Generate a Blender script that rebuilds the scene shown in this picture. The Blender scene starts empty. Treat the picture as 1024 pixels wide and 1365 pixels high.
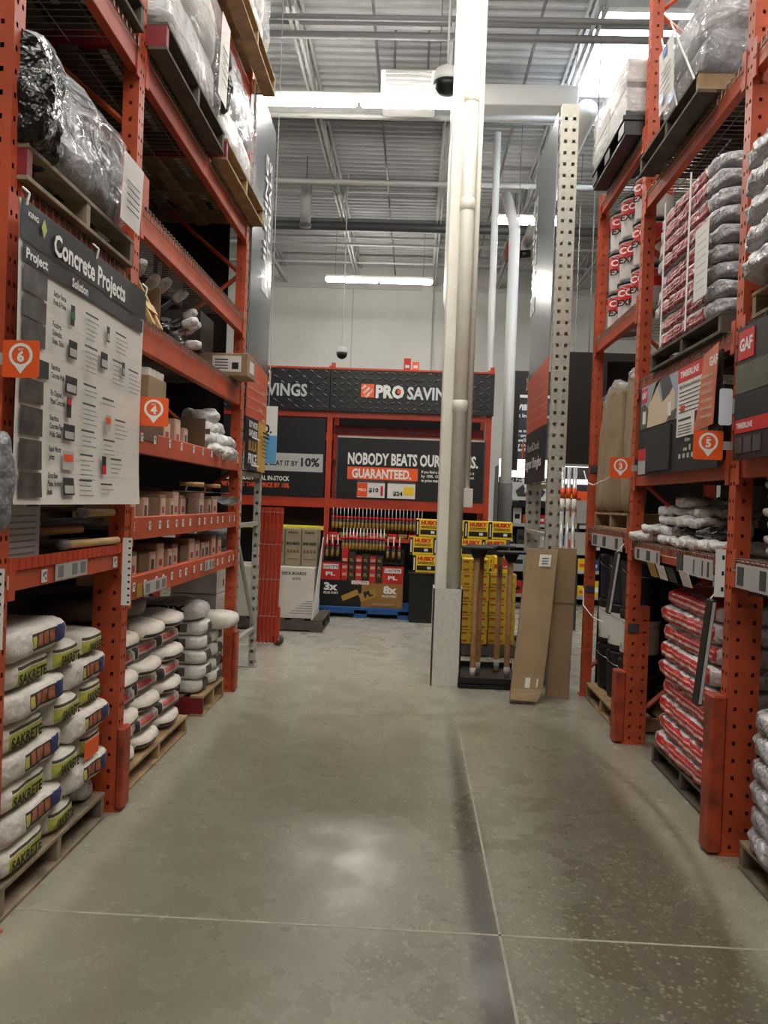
import bpy, math, random
from mathutils import Matrix, Vector, noise
D = bpy.data
scene = bpy.context.scene
col = scene.collection
rnd = random.Random(11)
rad = math.radians

# ---------------------------------------------------------------- camera
cam = D.objects.new('camera', D.cameras.new('camera'))
col.objects.link(cam)
cam.data.sensor_fit = 'VERTICAL'
cam.data.sensor_height = 36.0
cam.data.lens = 1105.0 / 1365.0 * 36.0
cam.data.clip_start = 0.05
cam.data.clip_end = 100
cam.matrix_world = Matrix(((0.99865688, -0.03749178, 0.03576029, 0.0),
                           (0.03617344, 0.01039987, -0.99929141, 0.0),
                           (0.03709331, 0.99924282, 0.01174210, 1.6),
                           (0, 0, 0, 1)))
scene.camera = cam

# ---------------------------------------------------------------- world, light, exposure
world = D.worlds.new('world')
scene.world = world
world.use_nodes = True
world.node_tree.nodes['Background'].inputs[0].default_value = (0.80, 0.90, 1.0, 1)
world.node_tree.nodes['Background'].inputs[1].default_value = 0.6
LAMP_POWER = 48.0        # emission of the strip light lenses
SKY_POWER = 11.0         # daylight through the diffusing skylight panel
scene.view_settings.view_transform = 'Standard'
scene.view_settings.look = 'None'
scene.view_settings.exposure = 0.68
scene.view_settings.gamma = 1.0
scene.view_settings.use_curve_mapping = False

# ---------------------------------------------------------------- materials
def lin(c):
    r = []
    for v in c[:3]:
        v = v / 255.0
        r.append(v / 12.92 if v <= 0.04045 else ((v + 0.055) / 1.055) ** 2.4)
    return (r[0], r[1], r[2], 1.0)

def nd(t, kind, **kw):
    n = t.nodes.new(kind)
    for k, v in kw.items():
        setattr(n, k, v)
    return n

def base_mat(name):
    m = D.materials.new(name)
    m.use_nodes = True
    t = m.node_tree
    return m, t, t.nodes['Principled BSDF']

def coords(t):
    return nd(t, 'ShaderNodeTexCoord').outputs['Object']

def vary(t, c, amount, scale, co, detail=4.0, dark=None):
    """colour c mottled by noise"""
    n = nd(t, 'ShaderNodeTexNoise')
    n.inputs['Scale'].default_value = scale
    n.inputs['Detail'].default_value = detail
    mp = nd(t, 'ShaderNodeMapping'); mp.inputs['Location'].default_value = (0.123, 0.271, 0.377)   # off the noise lattice
    t.links.new(co, mp.inputs['Vector']); t.links.new(mp.outputs['Vector'], n.inputs['Vector'])
    r = nd(t, 'ShaderNodeValToRGB')
    r.color_ramp.elements[0].position = 0.22
    r.color_ramp.elements[1].position = 0.78
    d = dark if dark else tuple(v * (1 - amount) for v in c[:3])
    l = tuple(min(255, v * (1 + amount * 0.6)) for v in c[:3])
    r.color_ramp.elements[0].color = lin(d)
    r.color_ramp.elements[1].color = lin(l)
    t.links.new(n.outputs['Fac'], r.inputs['Fac'])
    return r.outputs['Color']

def add_bump(t, b, co, scale, strength, dist=0.01, stretch=None, detail=3.0):
    n = nd(t, 'ShaderNodeTexNoise')
    n.inputs['Scale'].default_value = scale
    n.inputs['Detail'].default_value = detail
    mp = nd(t, 'ShaderNodeMapping')
    mp.inputs['Location'].default_value = (0.123, 0.271, 0.377)
    if stretch:
        mp.inputs['Scale'].default_value = stretch
    t.links.new(co, mp.inputs['Vector'])
    t.links.new(mp.outputs['Vector'], n.inputs['Vector'])
    bp = nd(t, 'ShaderNodeBump')
    bp.inputs['Strength'].default_value = strength
    bp.inputs['Distance'].default_value = dist
    t.links.new(n.outputs['Fac'], bp.inputs['Height'])
    t.links.new(bp.outputs['Normal'], b.inputs['Normal'])

def in_box(t, sep, box):
    out = None
    for i in range(3):
        lo, hi = box[2 * i], box[2 * i + 1]
        if lo is None:
            continue
        c = nd(t, 'ShaderNodeMath', operation='COMPARE')
        c.inputs[1].default_value = (lo + hi) / 2
        c.inputs[2].default_value = (hi - lo) / 2
        t.links.new(sep.outputs[i], c.inputs[0])
        if out is None:
            out = c.outputs[0]
        else:
            m = nd(t, 'ShaderNodeMath', operation='MULTIPLY')
            t.links.new(out, m.inputs[0])
            t.links.new(c.outputs[0], m.inputs[1])
            out = m.outputs[0]
    return out

def mix(t, fac, a, bcol):
    m = nd(t, 'ShaderNodeMix', data_type='RGBA')
    if fac is not None:
        t.links.new(fac, m.inputs[0])
    t.links.new(a, m.inputs[6])
    if isinstance(bcol, tuple):
        m.inputs[7].default_value = bcol
    else:
        t.links.new(bcol, m.inputs[7])
    return m.outputs[2]

_mats = {}
def mat(name, c, rough=0.5, metal=0.0, spec=0.5, var=0.0, vscale=6.0, bump=None, prints=(), alpha=1.0,
        coat=0.0, dark=None):
    """plain procedural material; prints = flat printed boxes (x0,x1,y0,y1,z0,z1,colour) in object space"""
    if name in _mats:
        return _mats[name]
    m, t, b = base_mat(name)
    b.inputs['Roughness'].default_value = rough
    b.inputs['Metallic'].default_value = metal
    b.inputs['Specular IOR Level'].default_value = spec
    b.inputs['Alpha'].default_value = alpha
    b.inputs['Coat Weight'].default_value = coat
    b.inputs['Base Color'].default_value = lin(c)
    co = coords(t)
    out = None
    if var or dark:
        out = vary(t, c, var, vscale, co, dark=dark)
    if prints:
        sep = nd(t, 'ShaderNodeSeparateXYZ')
        t.links.new(co, sep.inputs[0])
        if out is None:
            rgb = nd(t, 'ShaderNodeRGB')
            rgb.outputs[0].default_value = lin(c)
            out = rgb.outputs[0]
        for p in prints:
            out = mix(t, in_box(t, sep, p[:6]), out, lin(p[6]))
    if out is not None:
        t.links.new(out, b.inputs['Base Color'])
    if bump:
        add_bump(t, b, co, *bump)
    _mats[name] = m
    return m

def glow(name, c, power):
    m, t, b = base_mat(name)
    b.inputs['Base Color'].default_value = (0.8, 0.8, 0.8, 1)
    b.inputs['Emission Color'].default_value = lin(c)
    b.inputs['Emission Strength'].default_value = power
    return m

FLOOR_MID, FLOOR_PALE, FLOOR_DARK = (128, 125, 107), (148, 144, 126), (98, 94, 79)
def floor_mat():
    """polished, worn concrete: mottling at three scales, traffic stains with edges of their own, speckled aggregate"""
    m, t, b = base_mat('polished_concrete')
    co = coords(t)
    sep = nd(t, 'ShaderNodeSeparateXYZ'); t.links.new(co, sep.inputs[0])
    def nz(scale, detail, off=0.0):
        n = nd(t, 'ShaderNodeTexNoise'); n.inputs['Scale'].default_value = scale; n.inputs['Detail'].default_value = detail
        n.inputs['Roughness'].default_value = 0.6
        mp = nd(t, 'ShaderNodeMapping'); mp.inputs['Location'].default_value = (off + 0.123, off * 1.7 + 0.271, 0.377)
        t.links.new(co, mp.inputs['Vector']); t.links.new(mp.outputs['Vector'], n.inputs['Vector'])
        return n.outputs['Fac']
    def op(kind, a, c, d=None):
        n = nd(t, 'ShaderNodeMath', operation=kind)
        for i, v in enumerate((a, c, d)):
            if v is None: continue
            if isinstance(v, (int, float)): n.inputs[i].default_value = v
            else: t.links.new(v, n.inputs[i])
        return n.outputs[0]
    def ramp(v, lo, hi, a=0.0, c=1.0):
        n = nd(t, 'ShaderNodeMapRange', interpolation_type='SMOOTHSTEP')
        n.inputs[1].default_value = lo; n.inputs[2].default_value = hi; n.inputs[3].default_value = a; n.inputs[4].default_value = c
        t.links.new(v, n.inputs[0]); return n.outputs[0]
    def region(cx, cy, rx, ry, soft, noise, amp):
        dx = op('DIVIDE', op('SUBTRACT', sep.outputs[0], cx), rx); dy = op('DIVIDE', op('SUBTRACT', sep.outputs[1], cy), ry)
        r = op('SQRT', op('ADD', op('MULTIPLY', dx, dx), op('MULTIPLY', dy, dy)), 0)
        return ramp(op('MULTIPLY_ADD', op('SUBTRACT', noise, 0.5), amp, r), 1.0 - soft, 1.0 + soft, 1.0, 0.0)
    big, mid, fine, grain = nz(0.8, 4), nz(3.5, 5, 3.1), nz(16, 5, 7.7), nz(90, 3, 1.3)
    rgb = nd(t, 'ShaderNodeRGB'); rgb.outputs[0].default_value = lin(FLOOR_MID)
    out = mix(t, op('MULTIPLY', ramp(big, 0.3, 0.7), 0.6), rgb.outputs[0], lin(FLOOR_PALE))
    out = mix(t, op('MULTIPLY', ramp(mid, 0.45, 0.75), 0.45), out, lin(FLOOR_DARK))
    out = mix(t, op('MULTIPLY', ramp(fine, 0.5, 0.8), 0.35), out, lin(FLOOR_DARK))
    # stains and wear, then reflected light painted on the far floor
    out = mix(t, op('MULTIPLY', region(1.0, 3.5, 0.42, 2.3, 0.5, mid, 1.3), 0.75), out, lin((74, 66, 54)))
    out = mix(t, op('MULTIPLY', region(-0.45, 3.6, 0.75, 1.9, 0.6, mid, 1.0), 0.5), out, lin((84, 80, 68)))
    out = mix(t, op('MULTIPLY', region(0.35, 2.2, 0.6, 1.4, 0.6, mid, 1.4), 0.5), out, lin((82, 76, 62)))
    out = mix(t, op('MULTIPLY', region(1.45, 4.6, 0.2, 2.6, 0.4, mid, 0.8), 0.7), out, lin((158, 153, 138)))
    out = mix(t, op('MULTIPLY', region(-1.42, 5.0, 0.16, 3.6, 0.4, mid, 0.8), 0.7), out, lin((158, 153, 138)))
    out = mix(t, op('MULTIPLY', region(-0.3, 11.0, 2.6, 4.2, 0.45, mid, 0.8), 0.75), out, lin((186, 182, 170)))  # far floor made paler to paint in its reflected light
    # speckled aggregate, pale and dark, strongest right of the joint
    spk = region(0.8, 2.9, 1.0, 2.4, 0.6, mid, 1.5)
    v = nd(t, 'ShaderNodeTexVoronoi'); v.inputs['Scale'].default_value = 42; t.links.new(co, v.inputs['Vector'])
    pale = op('MULTIPLY', op('MULTIPLY', ramp(v.outputs['Distance'], 0.2, 0.45, 1, 0), ramp(fine, 0.4, 0.6)), spk)
    out = mix(t, op('MULTIPLY', pale, 0.55), out, lin((168, 160, 140)))
    out = mix(t, op('MULTIPLY', op('MULTIPLY', ramp(nz(55, 2, 5.5), 0.6, 0.72), spk), 0.6), out, lin((62, 56, 46)))
    # dirt band and tyre drag beside the joint
    out = mix(t, op('MULTIPLY', region(0.325, 2.4, 0.06, 3.2, 0.5, fine, 1.2), 0.9), out, lin((56, 51, 42)))
    # tyre curve round the near right post
    dx = op('SUBTRACT', sep.outputs[0], 0.15); dy = op('SUBTRACT', sep.outputs[1], 4.3)
    rr = op('ABSOLUTE', op('SUBTRACT', op('SQRT', op('ADD', op('MULTIPLY', dx, dx), op('MULTIPLY', op('MULTIPLY', dy, dy), 0.25)), 0), 1.22), 0)
    arc = op('MULTIPLY', ramp(op('MULTIPLY_ADD', op('SUBTRACT', fine, 0.5), 0.06, rr), 0.0, 0.05, 1, 0), ramp(sep.outputs[0], 0.7, 1.0))
    out = mix(t, op('MULTIPLY', arc, 0.5), out, lin((78, 70, 58)))
    out = mix(t, op('MULTIPLY', ramp(grain, 0.35, 0.75), 0.22), out, lin(FLOOR_DARK))
    t.links.new(out, b.inputs['Base Color'])
    t.links.new(ramp(mid, 0.3, 0.7, 0.2, 0.36), b.inputs['Roughness'])
    b.inputs['Specular IOR Level'].default_value = 0.36
    return m

def wrap_mat():
    """clear stretch film: thin, glossy, milky where it gathers"""
    m, t, b = base_mat('stretch_film')
    co = coords(t)
    n = nd(t, 'ShaderNodeTexNoise'); n.inputs['Scale'].default_value = 2.2; n.inputs['Detail'].default_value = 5
    n.inputs['Distortion'].default_value = 1.2
    mp = nd(t, 'ShaderNodeMapping'); mp.inputs['Scale'].default_value = (1.0, 0.8, 2.6)
    t.links.new(co, mp.inputs['Vector']); t.links.new(mp.outputs['Vector'], n.inputs['Vector'])
    r = nd(t, 'ShaderNodeMapRange'); r.inputs[1].default_value = 0.35; r.inputs[2].default_value = 0.7
    r.inputs[3].default_value = 0.14; r.inputs[4].default_value = 0.66
    t.links.new(n.outputs['Fac'], r.inputs[0]); t.links.new(r.outputs[0], b.inputs['Alpha'])
    b.inputs['Base Color'].default_value = lin((222, 224, 228))
    b.inputs['Roughness'].default_value = 0.12
    b.inputs['Specular IOR Level'].default_value = 0.9
    bp = nd(t, 'ShaderNodeBump'); bp.inputs['Strength'].default_value = 0.9; bp.inputs['Distance'].default_value = 0.05
    t.links.new(n.outputs['Fac'], bp.inputs['Height']); t.links.new(bp.outputs['Normal'], b.inputs['Normal'])
    return m

M_floor = floor_mat()
M_film = wrap_mat()
M_orange = mat('orange_rack_paint', (188, 80, 46), 0.46, var=0.16, vscale=5, bump=(30, 0.08, 0.003))
M_orange2 = mat('bright_orange_paint', (190, 62, 32), 0.45, var=0.08)
M_guard = mat('scuffed_orange_paint', (170, 66, 40), 0.5, var=0.3, vscale=9, dark=(84, 38, 26))
M_shade = mat('shade_backing', (24, 22, 21), 0.8)  # near-black sheets added to shade the rack bays
M_board = mat('dark_shelf_board', (58, 46, 38), 0.8, var=0.2)
M_wire = mat('galvanised_wire', (150, 140, 128), 0.4, 0.7)
M_ceil = mat('white_roof_deck', (196, 197, 198), 0.6, var=0.08, vscale=1.5)
M_joist = mat('white_joist_paint', (202, 202, 200), 0.5, var=0.05)
M_pipe = mat('grey_pipe_paint', (120, 120, 122), 0.5)
M_pipel = mat('light_pipe_paint', (205, 205, 203), 0.45)
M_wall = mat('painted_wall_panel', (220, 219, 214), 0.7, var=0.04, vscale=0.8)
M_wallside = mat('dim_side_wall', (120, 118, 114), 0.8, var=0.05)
M_white = mat('white_plastic', (232, 232, 230), 0.45)
M_paper = mat('white_paper', (226, 224, 220), 0.6, var=0.03)
M_black = mat('black_print', (14, 14, 15), 0.5)
M_char = mat('charcoal_panel', (20, 21, 23), 0.5, var=0.12, vscale=3)
M_fine = mat('fine_print_grey', (150, 148, 146), 0.5)
M_grey = mat('mid_grey', (120, 120, 120), 0.5)
M_lgrey = mat('pale_grey', (178, 178, 176), 0.5)
M_dgrey = mat('dark_grey', (66, 66, 68), 0.5)
M_signor = mat('sign_orange', (236, 92, 34), 0.45)
M_orgprint = mat('orange_print', (232, 84, 32), 0.5)
M_red = mat('red_print', (200, 30, 34), 0.5)
M_redpaint = mat('dark_red_paint', (122, 22, 30), 0.55, var=0.2, vscale=10)
M_yel = mat('yellow_print', (240, 200, 30), 0.5)
M_gold = mat('gold_print', (168, 128, 52), 0.5)
M_wood = mat('pallet_wood', (156, 130, 96), 0.75, var=0.28, vscale=9, bump=(40, 0.2, 0.004))
M_woodg = mat('weathered_pallet_wood', (132, 118, 98), 0.8, var=0.3, vscale=9, bump=(40, 0.2, 0.004))
M_woodd = mat('dark_pallet_wood', (84, 76, 66), 0.8, var=0.3, vscale=9)
M_bluep = mat('blue_pallet_paint', (28, 84, 148), 0.6, var=0.2)
M_bplas = mat('black_plastic', (15, 15, 17), 0.42)
M_kraft = mat('kraft_cardboard', (146, 122, 92), 0.75, var=0.1, vscale=5)
M_kraft2 = mat('tan_cardboard', (158, 134, 102), 0.75, var=0.1, vscale=4)
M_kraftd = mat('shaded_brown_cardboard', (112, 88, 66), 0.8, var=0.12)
M_pink = mat('pale_printed_cardboard', (198, 160, 140), 0.7, var=0.12)
M_wcard = mat('white_cardboard', (214, 208, 200), 0.7, var=0.05)
M_steel = mat('bare_steel', (170, 172, 176), 0.3, 0.85)
M_gpost = mat('grey_post_paint', (164, 161, 151), 0.5, var=0.06)
M_col = mat('cream_column_paint', (224, 222, 212), 0.42, var=0.05, vscale=2)
M_colpipe = mat('cream_drain_pipe', (222, 219, 208), 0.4, var=0.04)
M_plate = mat('diamond_plate', (210, 208, 202), 0.4, 0.05, var=0.06, vscale=30)
M_handle = mat('wood_handle', (168, 124, 78), 0.55, var=0.18, vscale=12)
M_handley = mat('pale_wood_handle', (206, 172, 116), 0.5, var=0.1, vscale=12)
M_gunmetal = mat('grey_brushed_sign', (128, 132, 136), 0.26, 0.75, var=0.05, vscale=2)
M_clear = mat('clear_tube', (200, 204, 206), 0.12, 0.3, alpha=0.75)
M_silver = mat('silver_bag_plastic', (192, 192, 196), 0.26, 0.25, var=0.2, vscale=10, bump=(14, 1.0, 0.05))
M_grybag = mat('grey_bag_plastic', (122, 124, 130), 0.3, 0.0, var=0.2, vscale=8, bump=(10, 1.0, 0.04))
M_whbag = mat('white_bag_plastic', (214, 213, 212), 0.34, var=0.14, vscale=9, bump=(16, 1.0, 0.035))
M_blkbag = mat('black_bag_plastic', (16, 16, 18), 0.22, bump=(10, 1.0, 0.05))
M_sack = mat('white_paper_sack', (216, 210, 200), 0.7, var=0.1, vscale=5, bump=(12, 0.5, 0.012))
M_sackg = mat('grey_paper_sack', (150, 143, 134), 0.75, var=0.12, vscale=5, bump=(12, 0.5, 0.012))
M_brownp = mat('brown_roofing_paper', (152, 132, 104), 0.7, var=0.12, vscale=3, bump=(4, 0.4, 0.02))
M_lens = glow('lit_lamp_lens', (255, 250, 240), LAMP_POWER)
M_skyl = glow('daylit_skylight_panel', (232, 242, 255), SKY_POWER)
M_glow1 = glow('lit_header_panel', (255, 252, 246), 1.1)

# ---------------------------------------------------------------- mesh builder
class MB:
    def __init__(s):
        s.v = []; s.f = []; s.m = []
    def add(s, vs, fs, mi=0):
        o = len(s.v)
        s.v += [tuple(p) for p in vs]
        for f in fs:
            s.f.append(tuple(i + o for i in f)); s.m.append(mi)
        return s
    def box(s, x0, x1, y0, y1, z0, z1, mi=0, ch=0.0):
        if x0 > x1: x0, x1 = x1, x0
        if y0 > y1: y0, y1 = y1, y0
        if z0 > z1: z0, z1 = z1, z0
        if ch <= 0:
            vs = [(x, y, z) for x in (x0, x1) for y in (y0, y1) for z in (z0, z1)]
            fs = [(0, 1, 3, 2), (4, 6, 7, 5), (0, 4, 5, 1), (2, 3, 7, 6), (0, 2, 6, 4), (1, 5, 7, 3)]
            return s.add(vs, fs, mi)
        c = min(ch, (x1 - x0) / 2.1, (y1 - y0) / 2.1, (z1 - z0) / 2.1)
        vs = []; idx = {}
        X = (x0, x1); Y = (y0, y1); Z = (z0, z1)
        for i in (0, 1):
            for j in (0, 1):
                for k in (0, 1):
                    sx, sy, sz = (1 - 2 * i) * c, (1 - 2 * j) * c, (1 - 2 * k) * c
                    idx[i, j, k, 0] = len(vs); vs.append((X[i], Y[j] + sy, Z[k] + sz))
                    idx[i, j, k, 1] = len(vs); vs.append((X[i] + sx, Y[j], Z[k] + sz))
                    idx[i, j, k, 2] = len(vs); vs.append((X[i] + sx, Y[j] + sy, Z[k]))
        fs = []
        for i in (0, 1):
            a = [idx[i, 0, 0, 0], idx[i, 1, 0, 0], idx[i, 1, 1, 0], idx[i, 0, 1, 0]]
            fs.append(a if i else a[::-1])
            a = [idx[0, i, 0, 1], idx[1, i, 0, 1], idx[1, i, 1, 1], idx[0, i, 1, 1]]
            fs.append(a[::-1] if i else a)
            a = [idx[0, 0, i, 2], idx[1, 0, i, 2], idx[1, 1, i, 2], idx[0, 1, i, 2]]
            fs.append(a if i else a[::-1])
        for i in (0, 1):
            for j in (0, 1):
                e = [idx[i, j, 0, 0], idx[i, j, 1, 0], idx[i, j, 1, 1], idx[i, j, 0, 1]]
                fs.append(e if (i == j) else e[::-1])
                e = [idx[i, 0, j, 0], idx[i, 1, j, 0], idx[i, 1, j, 2], idx[i, 0, j, 2]]
                fs.append(e if (i != j) else e[::-1])
                e = [idx[0, i, j, 1], idx[1, i, j, 1], idx[1, i, j, 2], idx[0, i, j, 2]]
                fs.append(e if (i == j) else e[::-1])
                for k in (0, 1):
                    e = [idx[i, j, k, 0], idx[i, j, k, 1], idx[i, j, k, 2]]
                    fs.append(e if (i + j + k) % 2 else e[::-1])
        return s.add(vs, fs, mi)
    def quad(s, a, b, c, d, mi=0):
        return s.add([a, b, c, d], [(0, 1, 2, 3)], mi)
    def rect(s, u0, u1, v0, v1, w=0.0, mi=0):
        return s.quad((u0, v0, w), (u1, v0, w), (u1, v1, w), (u0, v1, w), mi)
    def cyl(s, p0, p1, r0, r1=None, n=12, mi=0, cap=True):
        p0 = Vector(p0); p1 = Vector(p1)
        if r1 is None: r1 = r0
        d = (p1 - p0).normalized()
        a = Vector((0, 0, 1)) if abs(d.z) < 0.9 else Vector((1, 0, 0))
        u = d.cross(a).normalized(); w = d.cross(u)
        vs = []
        for p, r in ((p0, r0), (p1, r1)):
            for i in range(n):
                t = 2 * math.pi * i / n
                vs.append(p + u * (r * math.cos(t)) + w * (r * math.sin(t)))
        fs = [(i, i + n, (i + 1) % n + n, (i + 1) % n) for i in range(n)]
        if cap:
            fs.append(tuple(range(n))); fs.append(tuple(range(2 * n - 1, n - 1, -1)))
        return s.add(vs, fs, mi)
    def tube(s, pts, r, n=4, mi=0):
        for a, b in zip(pts[:-1], pts[1:]):
            s.cyl(a, b, r, r, n, mi, True)
        return s
    def lathe(s, prof, n=16, c=(0, 0, 0), mi=0, caps=True):
        vs = []
        for r, z in prof:
            for i in range(n):
                t = 2 * math.pi * i / n
                vs.append((c[0] + r * math.cos(t), c[1] + r * math.sin(t), c[2] + z))
        fs = []
        for k in range(len(prof) - 1):
            for i in range(n):
                j = (i + 1) % n
                fs.append((k * n + i, k * n + j, (k + 1) * n + j, (k + 1) * n + i))
        if caps:
            fs.append(tuple(range(n - 1, -1, -1)))
            fs.append(tuple(range((len(prof) - 1) * n, len(prof) * n)))
        return s.add(vs, fs, mi)
    def prism(s, outline, w0, w1, mi=0):
        """outline (u, v) counter-clockwise, extruded along the third axis"""
        n = len(outline)
        vs = [(u, v, w0) for u, v in outline] + [(u, v, w1) for u, v in outline]
        fs = [tuple(range(n - 1, -1, -1)), tuple(range(n, 2 * n))]
        fs += [(i, (i + 1) % n, (i + 1) % n + n, i + n) for i in range(n)]
        return s.add(vs, fs, mi)
    def xf(s, M):
        s.v = [tuple(M @ Vector(p)) for p in s.v]; return s
    def pillow(s, lx, ly, lz, seed=0, n=(10, 8, 5), k=4.5, wr=0.012, ws=7.0, pinch=0.0, mi=0):
        """stuffed bag: superellipsoid box, base at z=0, centred in x and y, wrinkled by noise"""
        nx, ny, nz = n
        idx = {}; vs = []; fs = []
        off = Vector((seed * 3.17, seed * 1.71, seed * 2.3))
        def vid(i, j, q):
            key = (i, j, q)
            if key in idx: return idx[key]
            a, b, c = 2 * i / nx - 1, 2 * j / ny - 1, 2 * q / nz - 1
            L = (abs(a) ** k + abs(b) ** k + abs(c) ** k) ** (1 / k)
            a, b, c = a / L, b / L, c / L
            zz = c * (1 - pinch * abs(a) ** 3)
            p = Vector((a * lx / 2, b * ly / 2, zz * lz / 2))
            d = noise.noise_vector(p * ws + off) * wr + noise.noise_vector(p * ws * 2.7 + off) * (wr * 0.45)
            p += d
            idx[key] = len(vs); vs.append((p.x, p.y, max(0.0, p.z + lz / 2)))
            return idx[key]
        def face(fn, A, B):
            for i in range(A):
                for j in range(B):
                    fs.append((fn(i, j), fn(i + 1, j), fn(i + 1, j + 1), fn(i, j + 1)))
        face(lambda i, j: vid(i, j, nz), nx, ny)
        face(lambda i, j: vid(j, i, 0), ny, nx)
        face(lambda i, j: vid(i, 0, j), nx, nz)
        face(lambda i, j: vid(j, ny, i), nz, nx)
        face(lambda i, j: vid(nx, i, j), ny, nz)
        face(lambda i, j: vid(0, j, i), nz, ny)
        return s.add(vs, fs, mi)
    def mesh(s, name, mats, smooth=False):
        me = D.meshes.new(name)
        me.from_pydata(s.v, [], s.f)
        for m in (mats if isinstance(mats, (list, tuple)) else [mats]):
            me.materials.append(m)
        me.polygons.foreach_set('material_index', s.m)
        if smooth:
            me.polygons.foreach_set('use_smooth', [True] * len(s.f))
        me.update()
        return me
    def build(s, name, mats, parent=None, smooth=False, kind=None, label=None, at=None):
        """one mesh object; vertices are in the frame of the parent thing, or in world metres when s.world is set"""
        if parent is not None and getattr(s, 'world', False):
            s.xf(WORLD.get(root_of(parent), Matrix()).inverted())
        return link(name, s.mesh(name, mats, smooth), parent, kind, label, at)

def WB():
    b = MB(); b.world = True; return b

WORLD = {}
def root_of(o):
    while o.parent: o = o.parent
    return o.name

def link(name, me, parent=None, kind=None, label=None, M=None):
    o = D.objects.new(name, me)
    col.objects.link(o)
    if parent is not None: o.parent = parent
    if M is not None: o.matrix_basis = M
    if kind: o['kind'] = kind
    if label: o['label'] = label
    return o

FACE = {'L': ((0, 1, 0), (0, 0, 1), (1, 0, 0)), 'R': ((0, -1, 0), (0, 0, 1), (-1, 0, 0)),
        'B': ((1, 0, 0), (0, 0, 1), (0, -1, 0)), None: ((1, 0, 0), (0, 1, 0), (0, 0, 1))}
def frame(loc=(0, 0, 0), face=None, rz=0.0):
    c = FACE[face]
    M = Matrix(((c[0][0], c[1][0], c[2][0], 0), (c[0][1], c[1][1], c[2][1], 0), (c[0][2], c[1][2], c[2][2], 0), (0, 0, 0, 1)))
    return Matrix.Translation(loc) @ Matrix.Rotation(rz, 4, 'Z') @ M

def tag(o, label, cat, group=None):
    o['label'] = label; o['category'] = cat
    if group: o['group'] = group
    return o

def thing(name, label, cat, loc=(0, 0, 0), face=None, rz=0.0, group=None, M=None):
    o = D.objects.new(name, None)
    o.empty_display_size = 0.1
    col.objects.link(o)
    o.matrix_basis = M if M is not None else frame(loc, face, rz)
    WORLD[o.name] = o.matrix_basis.copy()
    return tag(o, label, cat, group)

def copy_tree(o, parent=None):
    c = o.copy(); col.objects.link(c)
    if parent is not None: c.parent = parent
    for ch in list(o.children):
        copy_tree(ch, c)
    return c

class Proto:
    """the first put() uses the model itself, later ones are copies of the thing and each of its parts"""
    def __init__(s, fn): s.fn = fn; s.o = None
    def put(s, loc, label, rz=0.0, group=None, M=None, rx=0.0, ry=0.0):
        if s.o is None:
            o = s.fn(); s.o = o
        else:
            o = copy_tree(s.o)
        o.matrix_basis = M if M is not None else (Matrix.Translation(loc) @ Matrix.Rotation(rz, 4, 'Z') @
                                                  Matrix.Rotation(ry, 4, 'Y') @ Matrix.Rotation(rx, 4, 'X'))
        o['label'] = label
        if group: o['group'] = group
        elif 'group' in o: del o['group']
        return o

_txt = {}
def text_mesh(body, m, bold):
    key = (body, m.name, bold)
    if key in _txt: return _txt[key]
    cu = D.curves.new('lettering', 'FONT')
    cu.body = body; cu.size = 1.0; cu.resolution_u = 2; cu.offset = bold
    cu.space_line = 0.95
    ob = D.objects.new('lettering', cu)
    me = D.meshes.new_from_object(ob)
    D.objects.remove(ob); D.curves.remove(cu)
    me.name = 'lettering'
    me.materials.clear(); me.materials.append(m)
    xs = [v.co.x for v in me.vertices] or [0, 1]
    x0, x1 = min(xs), max(xs)
    _txt[key] = (me, x0, x1)
    return _txt[key]

CAP = 0.72
def txt(body, m, parent, u, v, w, h, width=None, bold=0.02, align='l', rot=0.0, M=None, name='lettering'):
    """flat lettering in the parent's (right, up, out) frame; h = capital height, v = base line"""
    me, x0, x1 = text_mesh(body, m, bold)
    s = h / CAP
    sx = s if width is None else width / (x1 - x0)
    wd = (x1 - x0) * sx
    du = {'l': 0, 'c': -wd / 2, 'r': -wd}[align]
    L = Matrix.Translation((u, v, w)) @ Matrix.Rotation(rot, 4, 'Z') @ Matrix.Translation((du - x0 * sx, 0, 0)) @ Matrix.Diagonal((sx, s, 1, 1))
    if M is not None: L = M @ L
    return link(name, me, parent, None, None, L)

ORD = ['lowest', 'second', 'third', 'fourth', 'fifth', 'sixth', 'seventh', 'eighth', 'ninth', 'tenth',
       'eleventh', 'twelfth', 'thirteenth', 'fourteenth', 'fifteenth', 'sixteenth', 'seventeenth', 'eighteenth',
       'nineteenth', 'twentieth', 'twenty-first', 'twenty-second', 'twenty-third', 'twenty-fourth', 'twenty-fifth', 'twenty-sixth']
NTH = ['first'] + ORD[1:]
# ================================================================ the building
def struct(name, b, m, parent=None, smooth=False):
    return b.build(name, m, parent, smooth, 'structure')

XL, XR, YB, YF, ZC = -9.0, 9.5, -6.0, 22.5, 8.0
floor = struct('floor', MB().box(XL, XR, YB, YF, -0.2, 0.0), M_floor)
M_joint = mat('pale_joint_filler', (150, 145, 130), 0.7, var=0.15, vscale=20)
M_jointd = mat('dark_joint_filler', (92, 86, 74), 0.7, var=0.2, vscale=20)
MB().box(XL, XR, 3.085, 3.097, -0.01, 0.0008).build('control_joint', M_joint, floor)
MB().box(0.376, 0.386, YB, YF, -0.01, 0.0008).build('control_joint', M_joint, floor)
MB().box(XL, XR, 9.19, 9.2, -0.01, 0.0008).build('control_joint', M_joint, floor)

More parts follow.
